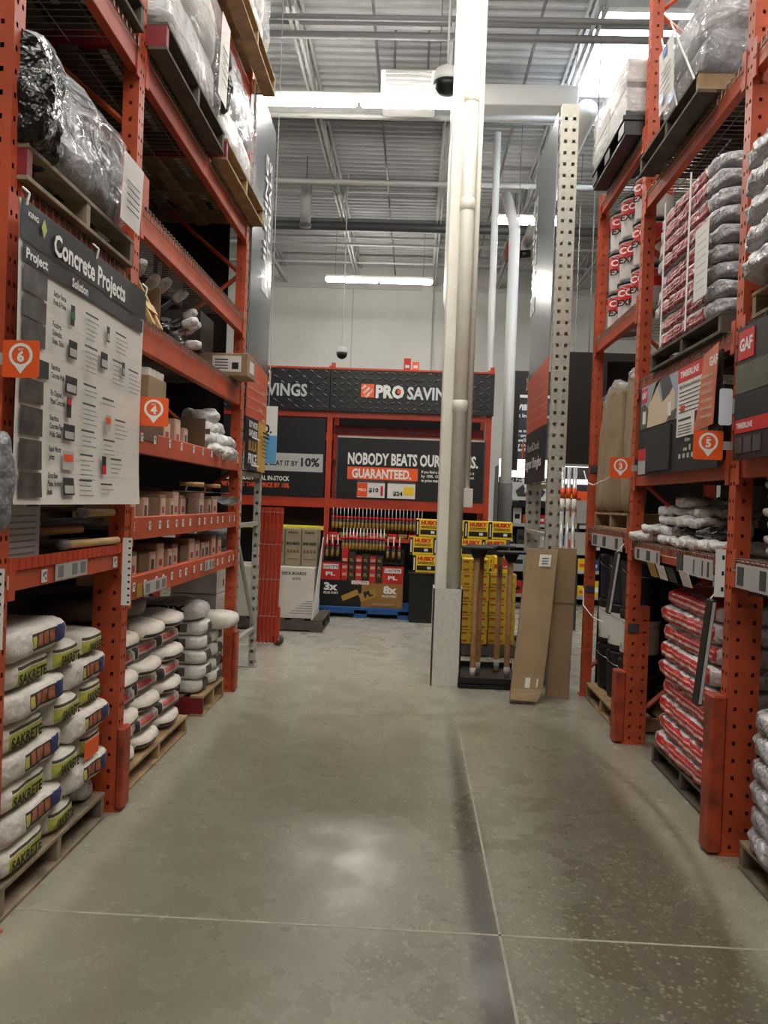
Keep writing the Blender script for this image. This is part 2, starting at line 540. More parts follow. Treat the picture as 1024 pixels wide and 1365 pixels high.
# roof: ribbed deck, open joists, a diffusing skylight
SKX0, SKX1, SKY0, SKY1 = 2.08, 3.95, 10.7, 12.95
ceil = MB()
ceil.box(XL, SKX0, YB, YF, ZC, ZC + 0.2); ceil.box(SKX1, XR, YB, YF, ZC, ZC + 0.2)
ceil.box(SKX0, SKX1, YB, SKY0, ZC, ZC + 0.2); ceil.box(SKX0, SKX1, SKY1, YF, ZC, ZC + 0.2)
ceiling = struct('ceiling', ceil, M_ceil)
ribs = MB()
y = 7.0
while y < YF:
    for a, b in (((XL, SKX0), (SKX1, XR)) if SKY0 - 0.1 < y < SKY1 else ((XL, XR),)):
        vs = [(a, y, ZC), (a, y + 0.09, ZC), (a, y + 0.07, ZC - 0.045), (a, y + 0.02, ZC - 0.045)]
        vs += [(b, p[1], p[2]) for p in vs]
        ribs.add(vs, [(0, 1, 5, 4), (1, 2, 6, 5), (2, 3, 7, 6), (3, 0, 4, 7)])
    y += 0.19
ribs.build('deck_rib', M_ceil, ceiling, kind='stuff')
well = MB()
well.box(SKX0 - .004, SKX0 + .03, SKY0, SKY1, ZC - 0.05, ZC + 0.11); well.box(SKX1 - .03, SKX1 + .004, SKY0, SKY1, ZC - 0.05, ZC + 0.11)
well.box(SKX0 + .03, SKX1 - .03, SKY0 - .004, SKY0 + .03, ZC - 0.05, ZC + 0.11); well.box(SKX0 + .03, SKX1 - .03, SKY1 - .03, SKY1 + .004, ZC - 0.05, ZC + 0.11)
well.build('skylight_well', M_white, ceiling)
MB().box(SKX0, SKX1, SKY0, SKY1, ZC + 0.12, ZC + 0.15).build('skylight_panel', M_skyl, ceiling)

def joist(x, z=7.45):
    b = MB()
    for zz in (z, ZC - 0.12):
        for dx in (-0.055, 0.02):
            b.box(x + dx, x + dx + 0.035, YB, YF - 0.1, zz, zz + 0.06)
    o = b.build('joist', M_joist, ceiling)
    w = MB()
    yy = 7.0; up = True
    while yy < YF - 0.7:
        w.cyl((x, yy, z + 0.03 if up else ZC - 0.1), (x, yy + 0.6, ZC - 0.1 if up else z + 0.03), 0.014, n=4)
        yy += 0.6; up = not up
    w.build('joist_web', M_joist, o, kind='stuff')
for x in (-7.7, -5.7, -3.7, -1.7, 0.3, 2.0, 4.1, 6.2, 8.3):
    joist(x)
# joist girders and bridging run across
for yy, z, h in ((12.4, 7.35, 0.16), (17.4, 7.3, 0.22)):
    MB().box(XL, XR, yy, yy + 0.14, z, z + h).build('girder', M_joist if yy < 15 else M_pipe, ceiling)
for i, yy in enumerate((10.3, 12.9, 15.4, 18.6, 20.6)):
    MB().box(XL, XR, yy, yy + 0.03, 7.5, 7.54).build('bridging_bar', M_pipe if i < 2 else M_joist, ceiling)
for xx in (-0.75, 1.35):
    MB().box(xx, xx + 0.035, 7.0, YF - 0.1, 7.72, 7.76).build('bridging_bar', M_pipe, ceiling)

wb = struct('wall_back', MB().box(XL, XR, YF, YF + 0.2, 0, ZC + 0.2), M_wall)
for x in (-6.2, -1.86, 4.9):
    MB().box(x - 0.012, x + 0.012, YF - 0.006, YF + 0.01, 0, ZC).build('panel_joint', M_lgrey, wb)
MB().box(0.0, 0.3, YF - 0.14, YF + 0.02, 0, 7.7).build('pilaster', M_wall, wb)
MB().box(XL, XR, YF - 0.05, YF, 7.35, 7.5).build('wall_ledger', M_pipel, wb)
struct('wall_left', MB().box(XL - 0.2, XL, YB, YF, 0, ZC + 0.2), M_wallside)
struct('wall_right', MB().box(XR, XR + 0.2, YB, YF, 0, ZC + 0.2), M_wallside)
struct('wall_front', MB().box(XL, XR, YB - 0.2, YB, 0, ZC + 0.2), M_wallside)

# pipes and ducts under the roof
def pipe(label, p0, p1, r, m=M_pipe, n=10, cat='pipe', group=None):
    b = WB(); b.cyl(p0, p1, r, n=n)
    o = b.build('ceiling_pipe', m, None, True)
    return tag(o, label, cat, group)
pipe('grey sprinkler pipe high up, nearest of the crosswise pipes', (XL, 9.65, 7.2), (XR, 9.65, 7.2), 0.035)
pipe('grey sprinkler pipe high up, right beside the nearest crosswise one', (XL, 9.98, 7.18), (XR, 9.98, 7.18), 0.045)
pipe('pale crosswise pipe above the far end of the near strip light', (XL, 12.0, 7.15), (XR, 12.0, 7.15), 0.04, M_joist)
pipe('white crosswise pipe in the middle of the ceiling', (XL, 14.6, 7.2), (XR, 14.6, 7.2), 0.045, M_pipel)
pipe('dark grey fat crosswise main pipe near the far wall', (XL, 16.7, 7.12), (XR, 16.7, 7.12), 0.09, mat('dark_pipe_paint', (70, 70, 72), 0.5))
pipe('thin pale crosswise pipe before the far wall', (XL, 18.1, 7.2), (XR, 18.1, 7.2), 0.03, M_pipel)
d = WB(); d.box(0.42, 2.0, 11.25, 11.55, 7.0, 7.28, ch=0.01)
tag(d.build('ceiling_duct', M_pipel), 'cream rectangular duct running right from the column under the skylight', 'duct')
pipe('fat white pipe running lengthwise beside the right aisle sign', (2.15, 11.4, 7.02), (2.15, 17.6, 7.02), 0.15, M_pipel, 16, 'duct')
# tall poles behind the savings rack
pipe('thin white conduit pole standing behind the savings rack', (1.12, 13.0, 0), (1.085, 13.0, 7.4), 0.055, M_pipel, 10, 'pole')
b = WB(); b.cyl((1.42, 12.95, 0), (1.40, 12.95, 5.9), 0.085, n=16); b.cyl((1.40, 12.95, 5.9), (1.40, 14.4, 6.95), 0.085, n=16)
fp = b.build('roof_drain_pole', M_pipel, None, True); tag(fp, 'fat white pole with grey foot behind the savings rack', 'pole')
WB().lathe([(0.1, 0), (0.1, 1.95), (0.088, 2.0)], 16, (1.42, 12.95, 0.0)).build('pole_sleeve', M_grey, fp, True)

# ---------------------------------------------------------------- strip lights
def strip_light():
    o = thing('strip_light', '', 'light')
    b = MB(); b.box(-1.22, 1.22, -0.07, 0.07, 0.03, 0.10, ch=0.01)
    b.build('housing', M_white, o)
    for s in (-1, 1):
        MB().box(min(s * 0.02, s * 1.21), max(s * 0.02, s * 1.21), -0.085, 0.085, -0.04, 0.035, ch=0.03).build('lamp_lens', M_lens, o)
    for s in (-1, 1):
        MB().cyl((s * 1.0, 0, 0.1), (s * 1.0, 0, 1.34), 0.006, n=4).build('hanger_wire', M_grey, o)
    return o
SL = Proto(strip_light)
SL.put((-0.88, 10.43, 6.6), 'long lit strip light nearest of the three, left of the column')
SL.put((1.84, 14.63, 6.6), 'short lit strip light between the column and the right aisle sign').scale = (0.5, 1, 1)
SL.put((-0.98, 18.8, 6.6), 'lit strip light farthest away, in front of the far wall')
for x, yy in ((-0.88, 6.2), (1.7, 6.25), (-0.88, 2.0), (1.7, 2.05), (-0.88, -2.2), (1.7, -2.25), (6.0, 10.4), (-5.9, 14.6)):  # unseen lamps added to brighten the room, mostly the near aisle
    SL.put((x, yy, 6.6), 'added long lit strip light hanging outside the view', group='added strip lights outside the view')

# dome camera, speaker, unit heater, hanging tag
o = thing('dome_camera', 'white and black dome camera hanging from a thin rod before the far wall', 'camera', (-1.5, 16.0, 4.42))
MB().lathe([(0.02, 0.16), (0.1, 0.13), (0.115, 0.06), (0.115, 0.03)], 20).build('housing', M_white, o, True)
MB().lathe([(0.105, 0.03), (0.1, -0.02), (0.075, -0.06), (0.03, -0.085), (0.005, -0.09)], 20).build('dome', M_bplas, o, True)
MB().cyl((0, 0, 0.15), (0, 0, 3.50), 0.012, n=6).build('rod', M_pipel, o)
o = thing('horn_speaker', 'round black-fronted speaker hanging left of the column under the ceiling', 'speaker', (0.20, 9.6, 6.42))
MB().lathe([(0.08, 0.2), (0.14, 0.16), (0.17, 0.06), (0.17, 0.02)], 20).build('shell', M_white, o, True)
MB().lathe([(0.16, 0.02), (0.15, -0.04), (0.1, -0.09), (0.02, -0.11)], 20).build('grille', M_bplas, o, True)
MB().cyl((0, 0, 0.2), (0, 0, 1.50), 0.015, n=6).build('rod', M_pipel, o)
o = thing('unit_heater', 'white box heater hanging above the near strip light', 'heater', (-0.28, 11.2, 6.92))
MB().box(-0.36, 0.36, -0.3, 0.3, 0, 0.36, ch=0.02).build('cabinet', M_white, o)
b = MB()
for i in range(5): b.box(-0.3, 0.3, -0.315, -0.3, 0.05 + i * 0.06, 0.08 + i * 0.06)
b.build('louvre', M_lgrey, o)
for s in (-0.2, 0.25): MB().cyl((s, 0, 0.36), (s, 0, 1.02), 0.018, n=6).build('hanger_rod', M_pipe, o)
o = thing('grey_duct_stub', 'short grey vent stub hanging high beside the left aisle sign', 'vent', (-2.2, 15.3, 6.65))
MB().lathe([(0.1, 0), (0.1, 0.78)], 14).build('duct', M_lgrey, o, True)
MB().lathe([(0.115, -0.02), (0.115, 0.03)], 14).build('collar', M_grey, o, True)
MB().cyl((0, 0, 0.78), (0, 0, 1.28), 0.012, n=6).build('rod', M_grey, o)

# ---------------------------------------------------------------- the column in the aisle
o = thing('support_column', 'cream building column with drain pipes and diamond plate base', 'column', (0.33, 7.5, 0))
MB().box(-0.115, 0.085, -0.09, 0.11, 0, 7.45, ch=0.012).build('shaft', M_col, o)
b = MB(); b.cyl((0.045, -0.12, 0.8), (0.045, -0.12, 7.4), 0.062, n=24)
dp = b.build('drain_pipe', M_colpipe, o, True)
for z in (2.42, 4.2, 5.15): MB().lathe([(0.062, 0), (0.067, 0.004), (0.067, 0.1), (0.062, 0.105)], 24, (0.045, -0.12, z)).build('coupling', M_colpipe, dp, True)
b = MB(); b.cyl((0.135, -0.03, 1.6), (0.135, -0.03, 7.4), 0.028, n=14); b.build('conduit', M_col, o, True)
MB().box(0.085, 0.19, -0.11, 0.0, 1.58, 1.75, ch=0.004).build('junction_box', M_wcard, o)
g = MB()
for a in ((-0.13, 0.13, -0.2, -0.185), (-0.13, -0.115, -0.2, 0.14), (0.115, 0.13, -0.2, 0.14), (-0.13, 0.13, 0.125, 0.14)): g.box(a[0], a[1], a[2], a[3], 0, 0.86)
gp = g.build('base_guard', M_plate, o)
st = MB()
for i in range(40):
    for j in range(12):
        u, z, s = -0.12 + j * 0.0215, 0.012 + i * 0.0213, (1 if (i + j) % 2 else -1)
        du, dz = 0.0065, 0.0065 * s
        st.add([(u - du, -0.2, z - dz), (u, -0.2, z - .0025 * s), (u + du, -0.2, z + dz), (u, -0.2, z + .0025 * s), (u, -0.2035, z)],
               [(0, 1, 4), (1, 2, 4), (2, 3, 4), (3, 0, 4)])
st.build('tread_bump', M_plate, gp, kind='stuff')

# ================================================================ pallet racking
PITCH = 0.0813
def post(b, x0, x1, y0, y1, z0, z1, front, mi=0, rows=2, near=(0.5,), hw=0.0072, hh=0.009, pitch=PITCH):
    """hollow post: punched face towards the camera (-y) and towards the aisle (front = +1 or -1 in x)"""
    t = 0.004
    def strip(P, w, cols):      # P(u, z) -> point, u in 0..w
        z = z0
        while z < z1 - 1e-4:
            zt = min(z + pitch, z1); zc = z + pitch / 2
            if zt - z < pitch * 0.9:
                b.quad(P(0, z), P(w, z), P(w, zt), P(0, zt), mi); z = zt; continue
            b.quad(P(0, z), P(w, z), P(w, zc - hh), P(0, zc - hh), mi)
            b.quad(P(0, zc + hh), P(w, zc + hh), P(w, zt), P(0, zt), mi)
            u = 0
            for c in cols:
                b.quad(P(u, zc - hh), P(c - hw, zc - hh), P(c - hw, zc + hh), P(u, zc + hh), mi); u = c + hw
            b.quad(P(u, zc - hh), P(w, zc - hh), P(w, zc + hh), P(u, zc + hh), mi)
            z = zt
    w = x1 - x0
    strip(lambda u, z: (x0 + u, y0, z), w, [w * k for k in near])
    d = y1 - y0
    cols = (d * 0.27, d * 0.73) if rows == 2 else (d / 2,)
    if front > 0:
        strip(lambda u, z: (x1, y0 + u, z), d, cols)
        b.quad((x0, y0, z0), (x0, y0, z1), (x0, y1, z1), (x0, y1, z0), mi)
    else:
        strip(lambda u, z: (x0, y1 - u, z), d, cols)
        b.quad((x1, y0, z0), (x1, y1, z0), (x1, y1, z1), (x1, y0, z1), mi)
    b.quad((x0, y1, z0), (x0, y1, z1), (x1, y1, z1), (x1, y1, z0), mi)
    b.quad((x0, y0, z1), (x1, y0, z1), (x1, y1, z1), (x0, y1, z1), mi)

def beam(rack, xf, s, y0, y1, z0, z1, m=None, name='beam'):
    """beam along y behind the aisle face xf (s = +1 aisle on +x side)"""
    b = WB()
    xa, xb = (xf - 0.05, xf - 0.004) if s > 0 else (xf + 0.004, xf + 0.05)
    b.box(xa, xb, y0, y1, z0, z1, ch=0.004)
    for yy in (y0, y1 - 0.045):
        b.box(xf - 0.002 if s > 0 else xf - 0.005, xf + 0.005 if s > 0 else xf + 0.002, yy, yy + 0.045, z0 - 0.03, z1 + 0.05)
    return b.build(name, m or M_orange, rack)

def wire_deck(rack, xf, s, depth, y0, y1, z, drop=0.045):
    b = WB()
    y = y0 + 0.03
    while y < y1 - 0.02:
        b.tube([(xf - s * depth, y, z), (xf + s * 0.004, y, z + 0.004), (xf + s * 0.008, y, z - drop)], 0.0032, 4)
        y += 0.055
    for k in range(7):
        x = xf - s * depth * k / 6.0
        b.cyl((x, y0 + 0.02, z - 0.004), (x, y1 - 0.02, z - 0.004), 0.003, n=4)
    b.cyl((xf + s * 0.009, y0 + 0.02, z - drop), (xf + s * 0.009, y1 - 0.02, z - drop), 0.003, n=4)
    return b.build('wire_deck', M_wire, rack, kind='stuff')

def upright(rack, xf, s, y0, ztop, guard=None, double=1.25, pw=0.08, depth=1.07, gw=0.07):
    b = WB()
    xa, xb = (xf - pw, xf) if s > 0 else (xf, xf + pw)
    post(b, xa, xb, y0, y0 + 0.08, 0, ztop, s)
    xr = xf - s * depth
    b.box(min(xr, xr + s * pw), max(xr, xr + s * pw), y0, y0 + 0.08, 0, ztop)
    if double:
        xa, xb = (xf - 1.85 * pw, xf - pw) if s > 0 else (xf + pw, xf + 1.85 * pw)
        post(b, xa, xb, y0, y0 + 0.08, 0, double, s)
    b.box(xf - 0.1 if s > 0 else xf - 0.015, xf + 0.015 if s > 0 else xf + 0.1, y0 - 0.012, y0 + 0.092, 0, 0.01)
    u = b.build('upright', M_orange, rack)
    br = WB(); z = 0.25; k = 0
    while z < ztop - 0.8:
        p, q = xf - s * (2 * pw if z < (double or 0) + .1 else pw), xr + s * pw
        if k % 2: p, q = q, p
        br.cyl((p, y0 + 0.04, z), (q, y0 + 0.04, z + 0.75), 0.018, n=6)
        z += 0.8; k += 1
    br.build('brace', M_orange, u)
    if guard:
        g = WB(); x = xf if s > 0 else xf
        g.box(min(xf, xf + s * gw), max(xf, xf + s * gw), y0 - 0.015, y0 + 0.1, 0.012, guard, ch=0.008)
        g.build('post_guard', M_guard, u)
    return u

def tags(rack_beam, x, s, ys, z, w=0.035, h=0.045):
    for y in ys:
        b = WB()
        b.box(min(x, x + s * 0.003), max(x, x + s * 0.003), y - w / 2, y + w / 2, z - h / 2, z + h / 2, 0)
        k = x + s * 0.0035
        for a in ((-0.3, -0.05, -0.05, 0.3), (0.05, 0.3, 0.1, 0.35), (0.1, 0.3, -0.35, -0.1)):
            q = [(k, y + a[0] * w, z + a[2] * h), (k, y + a[1] * w, z + a[2] * h), (k, y + a[1] * w, z + a[3] * h), (k, y + a[0] * w, z + a[3] * h)]
            b.quad(*(q if s > 0 else q[::-1]), 1)
        b.build('price_tag', [M_paper, M_black], rack_beam)

# ---- left rack
LX = -1.44
LR = thing('pallet_rack', 'orange pallet rack along the left side of the aisle', 'rack', (LX, 2.75, 0))
upright(LR, LX, 1, 2.83, 6.4, None, 1.2)
upright(LR, LX, 1, 4.09, 6.4, 0.42, 1.2, gw=0.035)
upright(LR, LX, 1, 6.73, 6.4, 0.5, 0, gw=0.03)
B6, B4 = (2.91, 4.09), (4.17, 6.73)
LB = {}
for k, (z0, z1) in {'6a': (1.225, 1.30), '6b': (2.533, 2.675), '6c': (3.685, 3.825)}.items():
    LB[k] = beam(LR, LX, 1, B6[0], B6[1], z0, z1)
for k, (z0, z1) in {'4a': (1.04, 1.165), '4b': (1.355, 1.475), '4c': (1.81, 1.93), '4d': (2.345, 2.502), '4e': (2.928, 3.07), '4f': (3.685, 3.825), '4g': (4.785, 4.925)}.items():
    LB[k] = beam(LR, LX, 1, B4[0], B4[1], z0, z1)
for z0, z1, B in ((2.533, 2.675, B6), (3.685, 3.825, B6), (2.345, 2.502, B4), (2.928, 3.07, B4), (3.685, 3.825, B4), (4.785, 4.925, B4)):
    b = WB(); b.box(LX - 1.07, LX - 1.02, B[0], B[1], z0, z1); b.build('beam', M_orange, LR)
for z in (2.68,): wire_deck(LR, LX, 1, 1.06, B6[0], B6[1], z)
for z in (2.507, 3.075, 3.83): wire_deck(LR, LX, 1, 1.06, B4[0], B4[1], z, 0.06 if z == 3.075 else 0.04)
wire_deck(LR, LX, 1, 1.06, B6[0], B6[1], 3.83)
for z, B in ((1.09, B4), (1.405, B4), (1.86, B4), (1.245, B6)):
    b = WB(); b.box(LX - 1.05, LX - 0.052, B[0], B[1], z, z + 0.018); b.build('shelf_board', M_board, LR)
b = WB()
for i in range(22):     # tabbed front lip of the nearest shelf
    y = B6[0] + 0.02 + i * 0.053
    b.box(LX - 0.012, LX + 0.006, y, y + 0.046, 1.302, 1.345)
b.build('shelf_lip', M_orange2, LR)
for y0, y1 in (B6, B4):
    b = WB(); b.box(LX - 1.13, LX - 1.11, y0 - 0.08, y1, 0.0, 5.9); b.build('back_or_shade_panel', M_shade, LR)  # added dark sheet standing in for the shade behind the bays
for k, z, n in (('4a', 1.11, 14), ('4b', 1.425, 13), ('4c', 1.895, 9)):
    ys = [4.26 + 2.36 * (i + rnd.uniform(-.25, .25)) / n for i in range(n + 1)]
    tags(LB[k], LX, 1, ys, z)
tags(LB['6a'], LX, 1, (2.93, 3.2, 3.97), 1.262, 0.045, 0.05)
for k, y0, y1, z in (('6a', 3.3, 3.62, 1.268), ('4a', 4.42, 4.82, 1.085), ('4a', 5.72, 5.98, 1.11)):
    b = WB(); b.box(LX, LX + 0.004, y0, y1, z - 0.035, z + 0.035, 0)
    for a in (0.06, 0.5, 0.78): b.box(LX + .004, LX + .0055, y0 + (y1 - y0) * a, y0 + (y1 - y0) * (a + 0.16), z - 0.024, z + 0.024, 1)
    b.build('label_holder', [M_lgrey, M_grey], LB[k])
b = WB(); b.box(LX, LX + 0.004, 4.3, 4.39, 1.05, 1.12); b.build('label_holder', M_gold, LB['4a'])

b = WB(); b.box(-2.55, LX - 0.2, 6.97, 6.99, 1.5, 5.2); b.build('end_shade_panel', M_shade, LR)  # dark sheet added to keep the left rack's interior shaded

# ---- right rack
RX = 1.50
RR = thing('pallet_rack', 'orange pallet rack along the right side of the aisle', 'rack', (RX, 2.2, 0))
upright(RR, RX, -1, 2.35, 6.4, 0.75, 1.22)
upright(RR, RX, -1, 3.935, 6.4, 0.75, 1.22)
upright(RR, RX, -1, 5.75, 6.4, 0.5, 0.95)
upright(RR, RX, -1, 7.18, 4.3, None, 0)
B7, B5, B3 = (2.43, 3.935), (4.015, 5.75), (5.83, 7.18)
RB = {}
for k, (z0, z1, B) in {'7a': (1.296, 1.39, B7), '7b': (1.773, 1.867, B7), '7c': (2.40, 2.48, B7), '7d': (3.656, 3.76, B7),
                       '5a': (1.296, 1.39, B5), '5b': (1.773, 1.867, B5), '5c': (2.40, 2.48, B5), '5d': (3.656, 3.76, B5),
                       '3a': (1.338, 1.443, B3), '3c': (2.94, 3.05, B3), '3d': (4.12, 4.22, B3)}.items():
    RB[k] = beam(RR, RX, -1, B[0], B[1], z0, z1)
    b = WB(); b.box(RX + 1.02, RX + 1.07, B[0], B[1], z0, z1); b.build('beam', M_orange, RR)
for z, B in ((1.395, B7), (1.395, B5), (1.448, B3), (2.485, B7), (2.485, B5), (3.055, B3), (3.765, B7), (3.765, B5), (4.225, B3)):
    wire_deck(RR, RX, -1, 1.06, B[0], B[1], z, 0.05)
for z, B in ((1.80, B7), (1.80, B5)):
    b = WB(); b.box(RX + 0.052, RX + 1.05, B[0], B[1], z, z + 0.018); b.build('shelf_board', M_board, RR)
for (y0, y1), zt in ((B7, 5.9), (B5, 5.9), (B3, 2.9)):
    b = WB(); b.box(RX + 1.11, RX + 1.13, y0 - 0.08, y1, 0.0, zt); b.build('back_or_shade_panel', M_shade, RR)  # added dark sheets that stand for shade in the right bays
b = WB(); b.box(RX + 0.14, RX + 1.12, 7.30, 7.315, 0, 2.9); b.build('end_shade_panel', M_shade, RR)  # added sheet, hides the lit area beyond so the bays stay dark
# label channels hanging on the lower right shelves
def channel(bk, y0, y1, z, marks, h=0.07, m=M_lgrey, tilt=0.0):
    b = WB(); b.box(RX - 0.012, RX - 0.006, y0, y1, z - h / 2, z + h / 2, 0)
    for a, c in marks: b.box(RX - 0.0135, RX - 0.012, y0 + (y1 - y0) * a, y0 + (y1 - y0) * c, z - h * 0.38, z + h * 0.38, 1)
    b.build('label_channel', [m, M_dgrey], RB[bk])
channel('5a', 4.16, 4.60, 1.322, ((0.1, 0.16), (0.3, 0.34), (0.6, 0.63)), 0.10)
channel('5a', 4.62, 4.72, 1.325, ((0.05, 0.95),), 0.1, M_dgrey)
channel('5a', 5.05, 5.6, 1.325, ((0.05, 0.1), (0.35, 0.5), (0.8, 0.9)), 0.08)
channel('7a', 3.2, 3.86, 1.325, ((0.12, 0.2), (0.5, 0.6), (0.86, 0.97)), 0.11)
channel('3a', 5.95, 6.95, 1.36, ((0.12, 0.2), (0.5, 0.6), (0.8, 0.95)), 0.1)
for i, (y0, mm) in enumerate(((5.12, M_gold), (4.93, M_paper), (4.74, M_black), (4.50, M_paper))):
    b = WB(); b.box(-0.002, 0.002, 0, 0.15, -0.085, 0.0); b.v = [(x - z * 0.35, y, z) for x, y, z in b.v]
    b.v = [(x + RX - 0.02, y + y0, z + 1.285) for x, y, z in b.v]
    b.build('hanging_label', mm, RB['5a'])
# ================================================================ pallets
def pallet(label, x0, x1, y0, y1, z0=0.0, h=0.13, m=None, near=None, front=None, group=None, name='wooden_pallet'):
    m = m or M_wood
    o = thing(name, label, 'pallet', ((x0 + x1) / 2, (y0 + y1) / 2, z0), group=group)
    t = 0.018; sw = 0.04
    for i, y in enumerate((y0, (y0 + y1 - sw) / 2, y1 - sw)):
        b = WB(); b.box(x0 + .004, x1 - .004, y, y + sw, z0 + t, z0 + h - t)
        b.build('stringer', near if (i == 0 and near) else m, o)
    n = 7; w = (x1 - x0) * 0.098; g = ((x1 - x0) - n * w) / (n - 1)
    for i in range(n):
        x = x0 + i * (w + g)
        b = WB(); b.box(x, x + w, y0, y1, z0 + h - t, z0 + h, ch=0.002)
        fr = front if (front and i in (0, n - 1)) else m
        b.build('deck_board', fr, o)
    for x in (x0, (x0 + x1 - w) / 2, x1 - w):
        b = WB(); b.box(x, x + w, y0, y1, z0, z0 + t, ch=0.002); b.build('bottom_board', m, o)
    return o

# ================================================================ left floor: cement bags on three pallets
pallet('weathered pallet under the nearest stack of bags, lower left corner', -2.47, -1.46, 2.97, 4.0, m=M_woodg)
pallet('tan pallet with orange-edged board under the red-lettered bags', -2.47, -1.47, 4.30, 5.52, h=0.12)
pallet('pallet with dark red near side under the black-lettered bags', -2.47, -1.47, 5.93, 6.585, h=0.15, near=M_redpaint)

OrB = (176, 104, 74)
pr = [(-0.10, 0.14, -0.5, -0.185, 0.026, 0.092, (52, 48, 50)), (0.13, 0.215, -0.5, -0.185, 0.02, 0.096, (52, 62, 112)),
      (0.222, 0.255, -0.5, -0.185, 0.02, 0.096, (170, 174, 184)), (-0.095, -0.065, -0.5, -0.185, 0.035, 0.08, (200, 190, 90))]
pr += [(-0.05 + i * 0.06, -0.004 + i * 0.06, -0.5, -0.185, 0.036, 0.084, OrB) for i in range(3)]
M_bagblue = mat('blue_printed_sack', (216, 210, 202), 0.7, var=0.08, vscale=5, bump=(11, 0.9, 0.03), prints=pr)
pr = [(0.275, 0.4, -0.125, 0.15, 0.014, 0.076, (186, 184, 84)), (0.275, 0.4, -0.125, 0.15, 0.081, 0.094, (70, 66, 40))]
M_bagyel = mat('yellow_labelled_sack', (216, 210, 200), 0.7, var=0.08, vscale=5, bump=(11, 0.9, 0.03), prints=pr)

bag_seed = [0]
def bag_model(name, label, cat, size, m, wr=0.01, k=4.5, pinch=0.0, extra=None, n=(10, 8, 5), ws=7.0, smooth=True):
    def fn():
        bag_seed[0] += 1
        o = thing(name, label, cat)
        MB().pillow(size[0], size[1], size[2], bag_seed[0], n, k, wr, ws, pinch).build('sack', m, o, smooth)
        if extra: extra(o)
        return o
    return Proto(fn)

def end_text(body, m, l, h, width, z, bold=0.03):
    M = Matrix(((0, 0, 1, l), (1, 0, 0, 0), (0, 1, 0, z), (0, 0, 0, 1)))
    return lambda o: txt(body, m, o, 0, 0, 0, h, width, bold, 'c', M=M)

bl = [bag_model('cement_bag', '', 'bag', (0.57, 0.40, 0.118), M_bagblue, 0.011, 7, ws=11) for _ in range(3)]
def y_extra(o):
    end_text('SAKRETE', M_black, 0.306, 0.042, 0.24, 0.024)(o)
    MB().add([(-0.05, -0.2105, 0.055), (-0.03, -0.2105, 0.03), (-0.01, -0.2105, 0.055), (-0.03, -0.2105, 0.08)], [(0, 1, 2, 3)]).build('printed_diamond', M_dgrey, o)
ye = [bag_model('cement_bag', '', 'bag', (0.60, 0.40, 0.118), M_bagyel, 0.008, 7, ws=10, extra=y_extra) for _ in range(2)]
ye2 = [bag_model('cement_bag', '', 'bag', (0.60, 0.275, 0.118), M_bagyel, 0.008, 5.5,
                 extra=end_text('SAKRETE', M_black, 0.306, 0.042, 0.18, 0.024)) for _ in range(2)]
G1 = 'cement bags on the nearest left pallet'
for L in range(8):
    z = 0.132 + L * 0.1165
    j = lambda a=0.012: rnd.uniform(-a, a)
    if L % 2 == 1:    # long printed sides out
        bl[L % 3].put((-1.655 + j(), 3.245 + j(), z), f'blue and orange printed cement bag, {ORD[L]} layer up at near end of nearest stack', rad(90) + j(0.03), G1)
        if L < 7: bl[(L + 1) % 3].put((-1.66 + j(), 3.785 + j(.006), z), f'blue and orange printed cement bag, {ORD[L]} layer up at far end of nearest stack', rad(90) + j(0.03), G1).scale = (0.84, 1, 1)
    else:             # yellow label ends out
        ye[L % 4 // 2].put((-1.765 + j(), 3.175 + j(), z), f'yellow label cement bag, {ORD[L]} layer up at near corner of nearest stack', j(0.03), G1)
        ye2[0].put((-1.765 + j(), 3.545 + j(.006), z), f'yellow label cement bag, {ORD[L]} layer up in the middle of nearest stack', j(0.03), G1)
        if L != 0: ye2[1].put((-1.775 + j(), 3.86, z), f'yellow label cement bag, {ORD[L]} layer up at far corner of nearest stack', j(0.02), G1)
# crushed foil-like bag end at the stack's far lower corner, orange sticker on a bag
bag_model('torn_bag', 'crumpled silvery torn bag at the bottom far corner of the nearest stack', 'bag', (0.55, 0.26, 0.11), M_silver, 0.03, 3.5).put((-1.77, 3.87, 0.132), 'crumpled silvery torn bag at the bottom far corner of the nearest stack')
for i, (x, yy, z) in enumerate(((-2.08, 3.25, 0.132 + 6 * .1165), (-2.08, 3.8, 0.132 + 6 * .1165), (-2.1, 3.3, 0.132 + 7 * .1165))):
    bl[i].put((x, yy, z), f'cement bag in shadow behind the front row, {NTH[i]} of three seen over the nearest stack', rad(90), G1)
for i in range(2):      # carry the hidden back row's weight down to the pallet
    for L in range(6):
        bl[(i + L) % 3].put((-2.08, 3.24 + i * 0.56, 0.132 + L * 0.1165), 'cement bag hidden in the back row of the nearest stack', rad(90), G1).scale = (0.9, 1, 1)
st = WB(); st.box(-1.452, -1.448, 3.70, 3.86, 0.375, 0.455)
tag(st.build('sale_sticker', M_signor), 'orange sticker on a bag low in the nearest stack', 'sticker')

